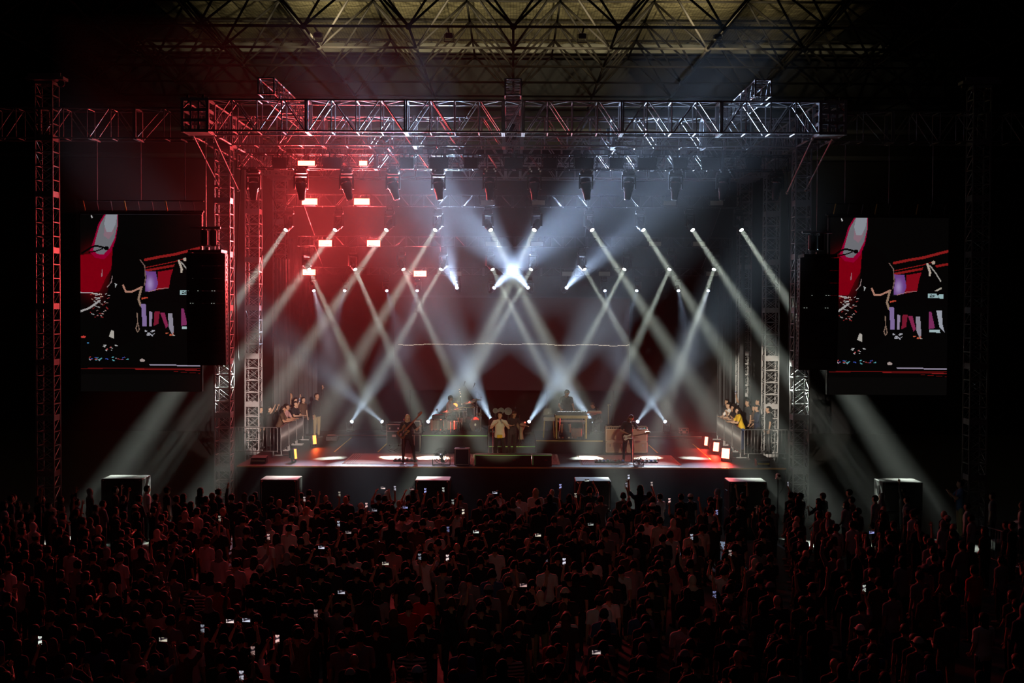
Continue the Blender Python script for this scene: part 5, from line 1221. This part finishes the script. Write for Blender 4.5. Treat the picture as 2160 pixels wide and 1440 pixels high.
# spectators on the stage wings
WPOS = []
WL = 'spectators on the left stage wing'; WR = 'spectators on the right stage wing'
for px, py, D, tpn, sh, tr, lb, kw in (
    (612, 828, 55.2, 'bald', 'charcoal', 'black', 'tall bald person in dark clothes, highest at the back of the left wing group', {}),
    (586, 845, 52.5, 'relaxed', 'grey', 'black', 'person in a grey top with short hair at the left of the left wing group', {}),
    (600, 843, 53.6, 'clap', 'white', 'denim', 'person in a white top clapping in the middle of the left wing group', {}),
    (611, 852, 51.6, 'relaxed', 'black', 'black', 'person in black with short hair behind the barrier on the left wing', {}),
    (621, 846, 54.6, 'raised', 'charcoal', 'black', 'person in charcoal raising both hands on the left wing', {}),
    (632, 838, 54.4, 'long', 'brown', 'black', 'person with long dark hair in a brown top on the left wing', {}),
    (628, 856, 51.2, 'leaning', 'pink', 'khaki', 'person in a pale pink top leaning over the left barrier', {}),
    (646, 850, 53.6, 'phone1', 'charcoal', 'black', 'person holding up a phone at the rear of the left barrier', {'ph': 1}),
    (637, 853, 52.6, 'leaning', 'black', 'denim', 'person in black and jeans leaning over the left barrier', {}),
    (650, 838, 55.4, 'relaxed', 'brown', 'black', 'person lit red in dark clothes at the far end of the left barrier', {}),
    (668, 825, 56.0, 'onearm', 'black', 'khaki', 'person in black and khaki trousers standing inside the rear of the left barrier', {'in': 1}),
    (606, 866, 49.9, 'leaninglong', 'brown', 'black', 'person with long hair leaning on the front of the left barrier', {}),
    (594, 862, 50.5, 'long', 'charcoal', 'black', 'person with long hair in charcoal, second from the left tower on the left wing', {}),
    (549, 858, 50.6, 'relaxed', 'black', 'black', 'person in black in the shade nearest the left tower', {}),
    (568, 858, 51.4, 'phone2', 'black', 'black', 'person in black with both hands up nearest the left tower', {}),
    (1499, 842, 54.6, 'relaxed', 'charcoal', 'black', 'person in charcoal at the far end of the right barrier, nearest the stage centre', {}),
    (1510, 848, 53.8, 'long', 'black', 'black', 'person with long dark hair in black at the rear of the right barrier', {}),
    (1520, 843, 52.9, 'leaning', 'white', 'black', 'person in a white shirt leaning over the right barrier', {}),
    (1524, 851, 52.3, 'clap', 'cream', 'khaki', 'person in a cream top with hands together at the right barrier', {}),
    (1541, 839, 53.2, 'relaxed', 'black', 'black', 'person in black standing tall in the second row of the right wing', {}),
    (1531, 858, 51.6, 'leaninglong', 'black', 'denim', 'person with long hair leaning on the middle of the right barrier', {}),
    (1546, 863, 50.9, 'clap', 'red', 'black', 'person in a red top clapping at the right barrier', {}),
    (1559, 866, 50.2, 'leaninglong', 'yellow', 'denim', 'person in a bright yellow T-shirt leaning on the right barrier', {}),
    (1556, 836, 53.6, 'phone1', 'navy', 'black', 'person holding a phone high above the right wing group', {'ph': 1}),
    (1569, 841, 52.2, 'relaxed', 'charcoal', 'black', 'person in a charcoal top behind the phone holder on the right wing', {}),
    (1581, 855, 50.3, 'folded', 'navy', 'black', 'person in a dark navy shirt right of the yellow T-shirt', {}),
    (1587, 841, 52.4, 'bun', 'grey', 'black', 'person in a grey top with a hair bun on the right wing', {}),
    (1592, 855, 51.4, 'long', 'brown', 'black', 'person with long hair in a brown patterned top on the right wing', {}),
    (1614, 857, 50.0, 'relaxed', 'black', 'charcoal', 'person in black standing alone at the right of the right wing group', {})):
    D = min(D, 55.0); p = P(px, py, D); zg = SZ; hh = (p.z - zg); s_ = min(1.08, max(.9, hh / 1.76)) if 'lean' not in tpn else 1.0
    bx = LB0.lerp(LB1, min(1, max(0, (D - LB0.y) / (LB1.y - LB0.y)))).x if px < 1083 else RB0.lerp(RB1, min(1, max(0, (D - RB0.y) / (RB1.y - RB0.y)))).x
    x = p.x
    if 'in' not in kw: x = min(x, bx - .36) if px < 1083 else max(x, bx + .36)
    yw = face_to(x, D, 0, 49.5)
    for _ in range(30):
        for a_, b_ in WPOS:
            dd = math.hypot(x - a_, D - b_)
            if dd < .5: x += (x - a_) / (dd + .01) * .12 + (-.05 if px < 1083 else .05); D += (D - b_) / (dd + .01) * .12
    WPOS.append((x, D))
    b = place(TP[tpn], lb, (x, D, zg), yw, s_, sh, tr, HAIRK, SKIN if rnd.random() < .5 else SKIN2, group=WL if px < 1083 else WR, face=True)
    if 'ph' in kw: h = hand_at(b, TP[tpn], 'R'); phone(h + V((0, 0, .04)), yw + math.pi, 'phone held up by a spectator on the %s stage wing' % ('left' if px < 1083 else 'right'), (.7, .75, 1), False, .6)

# ------------------------------------------------------------------ the crowd
SK = [SKIN, SKIN2]
def zone(x, y):
    px = 1083 + x / y * F
    zs = ((140, 'at the left picture edge'), (330, 'below the left screen'), (520, 'below the left tower'), (700, 'below the left barrier'), (860, 'below the bass player'), (1000, 'below the drums'), (1130, 'below the singer'), (1290, 'below the keyboards'), (1430, 'below the guitarist'), (1600, 'below the right barrier'), (1740, 'below the right tower'), (1960, 'below the right screen'), (9999, 'at the right picture edge'))
    for a, n in zs:
        if px < a: return n
def depthw(y):
    for a, n in ((22.6, 'nearest rows'), (24.4, 'second rows'), (26.5, 'near rows'), (29, 'middle rows'), (33, 'farther rows'), (37, 'far rows'), (99, 'front rows')):
        if y < a: return n
HAIRW = {'relaxed': 'short hair', 'long': 'long hair', 'cap': '%s cap', 'hood': '%s headscarf', 'phone2': 'both arms up', 'phone1': 'one arm up', 'phone1long': 'long hair, arm up', 'folded': 'folded arms', 'raised': 'both hands raised', 'clap': 'hands at chest', 'bun': 'hair bun', 'bald': 'shaved head', 'onearm': 'one arm raised'}
GC = 'standing concert crowd'
taken = []; AUTO = []
def person_at(x, y, tpn, sh, tr='charcoal', sc=1., yaw=None, cap='grey', label=None, hair=HAIRK):
    yaw = face_to(x, y, 0, 48) if yaw is None else yaw
    auto = label is None
    if auto: w_ = HAIRW[tpn]; label = '%s-clad person, %s, %s %s' % (sh, w_ % cap if '%s' in w_ else w_, depthw(y), zone(x, y))
    taken.append((x, y)); b = place(TP[tpn], label, (x, y, 0), yaw, sc, sh, tr, hair, SK[int(abs(x * 13 + y * 7)) % 2], cap, group=GC, face=False)
    if auto: AUTO.append(b)
    return b
def number_twins(lst):
    by = {}
    for b in lst: by.setdefault(b['label'], []).append(b)
    for l, g in by.items():
        if len(g) > 1:
            g.sort(key=lambda o: o.location.x / o.location.y)
            for i, b in enumerate(g): b['label'] = l + (', leftmost' if i == 0 else ', rightmost' if i == len(g) - 1 else ', %s from left' % ordn[i])
SPEC = (  # head pixel, figure, shirt, cap colour, words
 (310, 1024, 'relaxed', 'white', '', 'person in a white T-shirt facing right beside the leftmost subwoofers'), (70, 1102, 'hood', 'white', 'white', 'person in a white top and white headscarf near the left edge'),
 (45, 1100, 'relaxed', 'white', '', 'person in a white T-shirt just left of the white headscarf'), (150, 1150, 'relaxed', 'white', '', 'person in a white T-shirt right of and below the white headscarf'),
 (253, 1167, 'cap', 'white', 'grey', 'person in a white T-shirt and grey cap with a dark shoulder strap'), (18, 1186, 'relaxed', 'white', '', 'person in a white T-shirt at the very left edge'),
 (366, 1203, 'relaxed', 'grey', '', 'person in a grey T-shirt left of the striped shirt'), (411, 1225, 'relaxed', 'striped', '', 'person in a dark shirt with broad pale stripes'),
 (333, 1268, 'hood', 'cream', 'brown', 'person in a long pale top with a brown headscarf in the left middle'), (400, 1278, 'bun', 'brown', '', 'person in a brown top with a hair bun below the striped shirt'),
 (614, 1086, 'relaxed', 'white', '', 'person in a white T-shirt in the far rows below the left barrier'), (646, 1068, 'bald', 'cream', '', 'person with a shaved head and pale collar below the left floor ellipse'),
 (822, 1092, 'relaxed', 'white', '', 'person in a white T-shirt below the bass player, left of a twin'), (815, 1080, 'long', 'pink', '', 'person with long hair in a pale pink top below the bass player'),
 (785, 1080, 'relaxed', 'cream', '', 'person in a pale top with broad shoulders below the bass player'), (898, 1078, 'relaxed', 'white', '', 'person in a white T-shirt with dark head below the black road case'),
 (536, 1174, 'long', 'white', '', 'person in a white top by the tower side of the left middle rows'), (497, 1178, 'bun', 'white', '', 'person in a white top with a hair bun and raised phone in the left middle'),
 (828, 1148, 'relaxed', 'pink', '', 'person in a pale pink T-shirt in the middle rows below the bass player'), (895, 1166, 'phone2', 'white', '', 'person in a white T-shirt holding both arms up below the drums'),
 (934, 1190, 'phone2', 'grey', '', 'person in a grey T-shirt holding a phone up in the middle'), (884, 1228, 'long', 'grey', '', 'person with long reddish hair in a grey top below the drums'),
 (990, 1210, 'relaxed', 'grey', '', 'broad person in a grey T-shirt below the singer'), (1038, 1200, 'relaxed', 'blue', '', 'person in a dark blue T-shirt right of the broad grey shirt'),
 (965, 1072, 'clap', 'white', '', 'person in a white shirt with arms bent below the fan'), (1130, 1030, 'long', 'cream', '', 'person with long pale hair lit orange at the front by the stage'),
 (1300, 1084, 'relaxed', 'grey', '', 'person in a grey T-shirt in the far rows below the guitarist'), (1420, 1094, 'hood', 'pink', 'cream', 'person with a pale headscarf in the far rows right of the guitarist'),
 (1392, 1090, 'relaxed', 'cream', '', 'person in a cream T-shirt with short hair below the guitarist'), (1460, 1112, 'relaxed', 'cream', '', 'person in a cream T-shirt in the far rows below the red floor lights'),
 (1154, 1186, 'relaxed', 'white', '', 'person in a pale T-shirt with a dark diagonal strap'), (1212, 1185, 'relaxed', 'grey', '', 'person in a grey T-shirt right of the diagonal strap'),
 (1199, 1208, 'relaxed', 'grey', '', 'person in a grey T-shirt directly behind a tan cap'), (1192, 1240, 'cap', 'black', 'cream', 'person in black with a tan cap'),
 (1264, 1256, 'cap', 'white', 'brown', 'person in a white T-shirt and brown cap in the lower middle'), (1336, 1182, 'relaxed', 'grey', '', 'person in a grey T-shirt in the middle rows below the guitarist'),
 (1432, 1172, 'hood', 'pink', 'cream', 'person in a pale top and headscarf right of the middle'), (1592, 1178, 'hood', 'grey', 'cream', 'person in a grey top and pale headscarf below the right barrier'),
 (1526, 1196, 'phone2', 'white', '', 'person in a pale T-shirt raising both arms right of the middle'), (1442, 1300, 'relaxed', 'white', '', 'large person in a white T-shirt near the bottom right'),
 (1480, 1106, 'relaxed', 'cream', '', 'person in a tan T-shirt by the phone with the white display'), (1764, 1105, 'onearm', 'white', '', 'person in a white long-sleeved top with one arm up below the right tower'),
 (1798, 1098, 'relaxed', 'white', '', 'person in a white long-sleeved top right of the raised white sleeve'), (1860, 1040, 'hood', 'grey', 'grey', 'person in a grey hooded top before the right subwoofers'),
 (1905, 1028, 'onearm', 'charcoal', '', 'person in charcoal raising an arm before the rightmost subwoofers'), (1952, 1190, 'cap', 'grey', 'grey', 'person in a grey T-shirt and pale cap at the right'),
 (2055, 1192, 'relaxed', 'red', '', 'person in a red T-shirt near the right edge'), (1815, 1318, 'cap', 'charcoal', 'white', 'person in dark clothes and a white cap at the lower right'),
 (2075, 1292, 'long', 'white', '', 'person in a white T-shirt at the lower right edge'), (404, 1340, 'relaxed', 'white', '', 'person in a white T-shirt with a dark diagonal strap at the lower left'),
 (575, 1370, 'phone2', 'white', '', 'person in a white T-shirt holding up a phone at the lower left'), (880, 1405, 'cap', 'charcoal', 'white', 'person with a white cap at the bottom edge'),
 (868, 1352, 'relaxed', 'striped', '', 'person in a finely striped T-shirt near the bottom'), (725, 1345, 'relaxed', 'grey', '', 'person in a grey T-shirt near the bottom below the bass player'),
 (760, 1330, 'bun', 'grey', '', 'person in a grey top with a hair bun near the bottom'), (1075, 1362, 'relaxed', 'striped', '', 'person in a pale striped T-shirt near the bottom centre'),
 (490, 1385, 'relaxed', 'grey', '', 'person in a grey T-shirt bent beside the phone holder at the bottom left'), (830, 1285, 'hood', 'charcoal', 'brown', 'person with a red-lit brown headscarf in the lower middle'),
 (1700, 1160, 'bald', 'charcoal', '', 'person with a shaved head and dark top below the right tower'), (1748, 1078, 'bald', 'grey', '', 'person with a shaved head in a grey top in the far rows at the right'))
staff = None
for px, py, tpn, sh, cp, lb in SPEC:
    sc_h = rnd.uniform(.95, 1.03); p = Pz(px, py, 1.77 * sc_h)
    person_at(p.x, p.y, tpn, sh, 'charcoal', sc_h, cap=cp or 'grey', label=lb, hair=HAIRB if 'pale hair' in lb else HAIRN if 'reddish' in lb else HAIRK)
    b = bpy.data.objects[-1] if False else None
# crew member standing lit at the right
p = Pz(1992, 1012, 1.74); p = V((p.x, min(p.y, 42.5), 0)); sz_ = P(1992, 1012, p.y).z / 1.77
b = place(TP['clap'], 'crew person in a blue shirt with a red lanyard right of the rightmost subwoofers', (p.x, p.y, .0), face_to(p.x, p.y, 0, 44), sz_, 'blue', 'khaki', HAIRK, SKIN2, group=None); taken.append((p.x, p.y))
MB().path([(-.06, -.1, 1.5), (0, -.15, 1.2), (.06, -.1, 1.5)], .006).box((0, -.155, 1.15), (.07, .006, .1)).build('lanyard', FAB['red'], b)

PHN = ((808, 1030, 1), (833, 1031, 0), (868, 1032, 1), (897, 1036, 0), (935, 1034, 0), (716, 1043, 0), (1044, 1040, 1), (642, 1054, 0), (790, 1077, 1), (773, 1067, 0), (855, 1071, 1), (955, 1060, 0), (977, 1081, 0), (714, 1106, 0), (735, 1124, 1), (678, 1156, 1), (566, 1134, 0), (945, 1118, 0), (1004, 1123, 1), (813, 1190, 1), (885, 1176, 0), (916, 1178, 0),
 (720, 1251, 1), (666, 1296, 0), (1182, 1027, 0), (1238, 1014, 1), (1214, 1046, 0), (1326, 1007, 0), (1355, 1022, 0), (1321, 1024, 0), (1412, 1057, 0), (1512, 1082, 0), (1246, 1107, 1), (1135, 1130, 1), (1459, 1134, 0), (1513, 1168, 0), (1190, 1186, 0), (1104, 1236, 1), (1507, 1256, 0), (84, 1353, 0), (344, 1351, 1), (427, 1328, 0), (485, 1312, 1), (509, 1427, 0), (533, 1375, 0), (1839, 1124, 1), (1823, 1243, 0), (463, 1095, 0), (485, 1310, 1), (1258, 1378, 1), (1662, 1022, 0), (585, 1350, 0))
pc = ((1, .8, .75), (.85, .85, 1), (1, .6, .55), (.45, .5, 1), (.9, 1, .9), (1, .9, .7), (.7, .75, .9))
PHL = []
for i, (px, py, ld) in enumerate(PHN):
    tpn = 'phone2' if ld else ('phone1' if i % 3 else 'phone1long'); tp = TP[tpn]; key = 'L' if tpn == 'phone1long' else 'R'
    s_ = rnd.uniform(.95, 1.03)
    hz = tp[key].z * s_ + .05; p = Pz(px, py, hz)
    if p.y > 41.3: hz = P(px, py, 41.2).z; s_ = min(1.1, (hz - .05) / tp[key].z); p = P(px, py, 41.2)
    yw = face_to(p.x, p.y, p.x * .3, 50); off = Matrix.Rotation(yw, 3, 'Z') @ (tp[key] * s_)
    if tpn == 'phone2': off2 = Matrix.Rotation(yw, 3, 'Z') @ ((tp['L'] + tp['R']) * .5 * s_)
    else: off2 = off
    x, y = p.x - off2.x, p.y - off2.y
    if any((x - a) ** 2 + (y - b_) ** 2 < .09 for a, b_ in taken): x += .3; p.x += .3
    sh = ('black', 'charcoal', 'black', 'navy', 'grey', 'brown')[i % 6]
    person_at(x, y, tpn, sh, 'charcoal', s_, yw)
    yy = yw + math.pi if False else yw
    PHL.append(phone(V((x, y, 0)) + V((off2.x, off2.y, hz + .02)) + V((0, .012, 0)), yw, '%s lit phone in the %s %s' % ('level' if ld else 'upright', depthw(y), zone(x, y)), pc[i % 7], bool(ld), (.9, .6, .35)[i % 3], group='lit phones in the crowd'))

slots = []
y = 20.9; row = 0
while y < 41.4:
    dx = .80 + .004 * (y - 21); hw = .405 * y + .6; x = -hw + (row % 2) * dx * .5
    while x < hw:
        X = x + rnd.uniform(-.16, .16); Y = y + rnd.uniform(-.2, .2); px = 1083 + X / Y * F
        dens = 1.0
        if px > 1750: dens = .78
        if px > 1950: dens = .55
        if px > 2020 and Y > 32: dens = .25
        if Y > 40.6: dens *= .75
        if rnd.random() < dens * .93 and all((X - a) ** 2 + (Y - b_) ** 2 > .26 for a, b_ in taken): slots.append((X, Y))
        x += dx
    y += .84; row += 1
slots.sort(key=lambda s: s[1])
kinds = ['relaxed'] * 10 + ['long'] * 5 + ['cap'] * 3 + ['hood'] * 3 + ['clap'] * 2 + ['bun'] * 2 + ['bald'] * 1 + ['folded'] * 3 + ['raised'] * 1 + ['onearm'] * 1
cols = ['black'] * 12 + ['charcoal'] * 8 + ['navy'] * 4 + ['grey'] * 2 + ['brown'] * 2 + ['olive'] * 2 + ['white'] * 1 + ['red'] * 1 + ['blue'] * 1
NI = 300 - len(taken)
for X, Y in slots[:NI]:
    person_at(X, Y, rnd.choice(kinds), rnd.choice(cols), rnd.choice(['black', 'charcoal', 'denim', 'khaki']), rnd.uniform(.92, 1.04), face_to(X, Y, rnd.uniform(-3, 3), 49), cap=rnd.choice(['black', 'charcoal', 'grey', 'cream', 'brown']), hair=rnd.choice([HAIRK, HAIRK, HAIRN]))
number_twins(AUTO); number_twins(PHL)
# the far rows past the first three hundred: one object
far = slots[NI:]; AV = []; AF = []; AM = []; mlist = [SKIN, SKIN2, HAIRK, HAIRN] + [FAB[c] for c in ('black', 'charcoal', 'navy', 'grey', 'brown', 'white', 'cream', 'denim')]; mi = {m.name: i for i, m in enumerate(mlist)}
low = {}
for k_ in set(kinds):
    tl = []
    for part, me in TP[k_]['mesh'].items():
        if part in ('eye', 'mouth', 'shoe'): continue
        o = bpy.data.objects.new('tmp', me); COL.objects.link(o); d = o.modifiers.new('d', 'DECIMATE'); d.ratio = .3 if part in ('body', 'hair', 'cap', 'headscarf', 'hair_length') else .22
        m2 = bpy.data.meshes.new_from_object(o.evaluated_get(bpy.context.evaluated_depsgraph_get())); bpy.data.objects.remove(o)
        m2.calc_loop_triangles(); c = np.zeros(len(m2.vertices) * 3); m2.vertices.foreach_get('co', c); f = np.zeros(len(m2.loop_triangles) * 3, dtype=np.int64); m2.loop_triangles.foreach_get('vertices', f)
        tl.append((part, c.reshape(-1, 3), f.reshape(-1, 3))); bpy.data.meshes.remove(m2)
    low[k_] = tl
n0 = 0
for X, Y in far:
    k_ = rnd.choice(kinds); s_ = rnd.uniform(.92, 1.04); yw = face_to(X, Y, rnd.uniform(-3, 3), 49); ca, sa = math.cos(yw) * s_, math.sin(yw) * s_
    shc = rnd.choice(['black', 'black', 'charcoal', 'charcoal', 'black', 'navy', 'grey', 'brown', 'white', 'black']); cc = rnd.choice(['black', 'grey', 'cream', 'brown']); skn = rnd.choice(SK).name
    for part, c, f in low[k_]:
        nm = skn if part == 'body' else HAIRK.name if 'hair' in part else FAB[shc].name if part == 'shirt' else FAB['charcoal'].name if part == 'trousers' else FAB[cc].name
        v = np.empty_like(c); v[:, 0] = c[:, 0] * ca - c[:, 1] * sa + X; v[:, 1] = c[:, 0] * sa + c[:, 1] * ca + Y; v[:, 2] = c[:, 2] * s_
        AV.append(v); AF.append(f + n0); AM.append(np.full(len(f), mi[nm])); n0 += len(c)
AV = np.concatenate(AV); AF = np.concatenate(AF); AM = np.concatenate(AM)
me = bpy.data.meshes.new('distant_crowd'); me.vertices.add(len(AV)); me.vertices.foreach_set('co', AV.ravel()); me.loops.add(len(AF) * 3); me.loops.foreach_set('vertex_index', AF.ravel().astype(np.int32))
me.polygons.add(len(AF)); me.polygons.foreach_set('loop_start', np.arange(0, len(AF) * 3, 3, dtype=np.int32)); me.polygons.foreach_set('loop_total', np.full(len(AF), 3, dtype=np.int32)); me.polygons.foreach_set('material_index', AM.astype(np.int32)); me.polygons.foreach_set('use_smooth', np.ones(len(AF), dtype=bool))
for m_ in mlist: me.materials.append(m_)
me.update(calc_edges=True); me.validate()
tag(link('distant_crowd', me), 'far rows of spectators in mostly dark clothes packed up to the stage front', 'crowd', kind='stuff')
print('crowd', len(taken), len(far), len(AF))

# white robotic camera on a pole at the right
q = P(1641, 1030, 41.9); t = thing('camera_on_pole', 'white camera on a thin pole right of the stage subwoofers', 'camera', (q.x, 41.9, 0)); hz = P(1641, 1010, 41.9).z
MB().tube((0, 0, .02), (0, 0, hz), .018).build('pole', BLKM, t); stand_legs(MB(), r=.35).build('tripod_base', BLKM, t)
hc_ = MB().bbox((0, 0, hz + .1), (.13, .2, .17), .03).build('head', WHITE, t); MB().lathe([(.05, 0), (.045, .09)], (0, -.1, hz + .12), (0, -1, .1), 12).build('lens', BLKM, hc_); MB().box((0, 0, hz + .02), (.17, .12, .04)).build('mount', WHITE, t)
MB().path([(.02, 0, hz), (.2, 0, hz - .1), (.14, 0, hz - .35), (.03, 0, hz - .5)], .01).build('cable', RUBBER, t)
# lit low steps and posts at the right edge
for i, (x, y) in enumerate(((2021, 1143), (2106, 1139))):
    q = Pz(x, y, .3); t = thing('pale_step', 'low pale step catching light at the right edge, %s one' % ('left', 'right')[i], 'step', (q.x, q.y, 0)); MB().bbox((0, 0, .27), (.4, .6, .05), .01).build('tread', WHITE, t)
    for sx_ in (-.16, .16): MB().box((sx_, 0, .12), (.04, .5, .24)).build('side', STEEL, t)
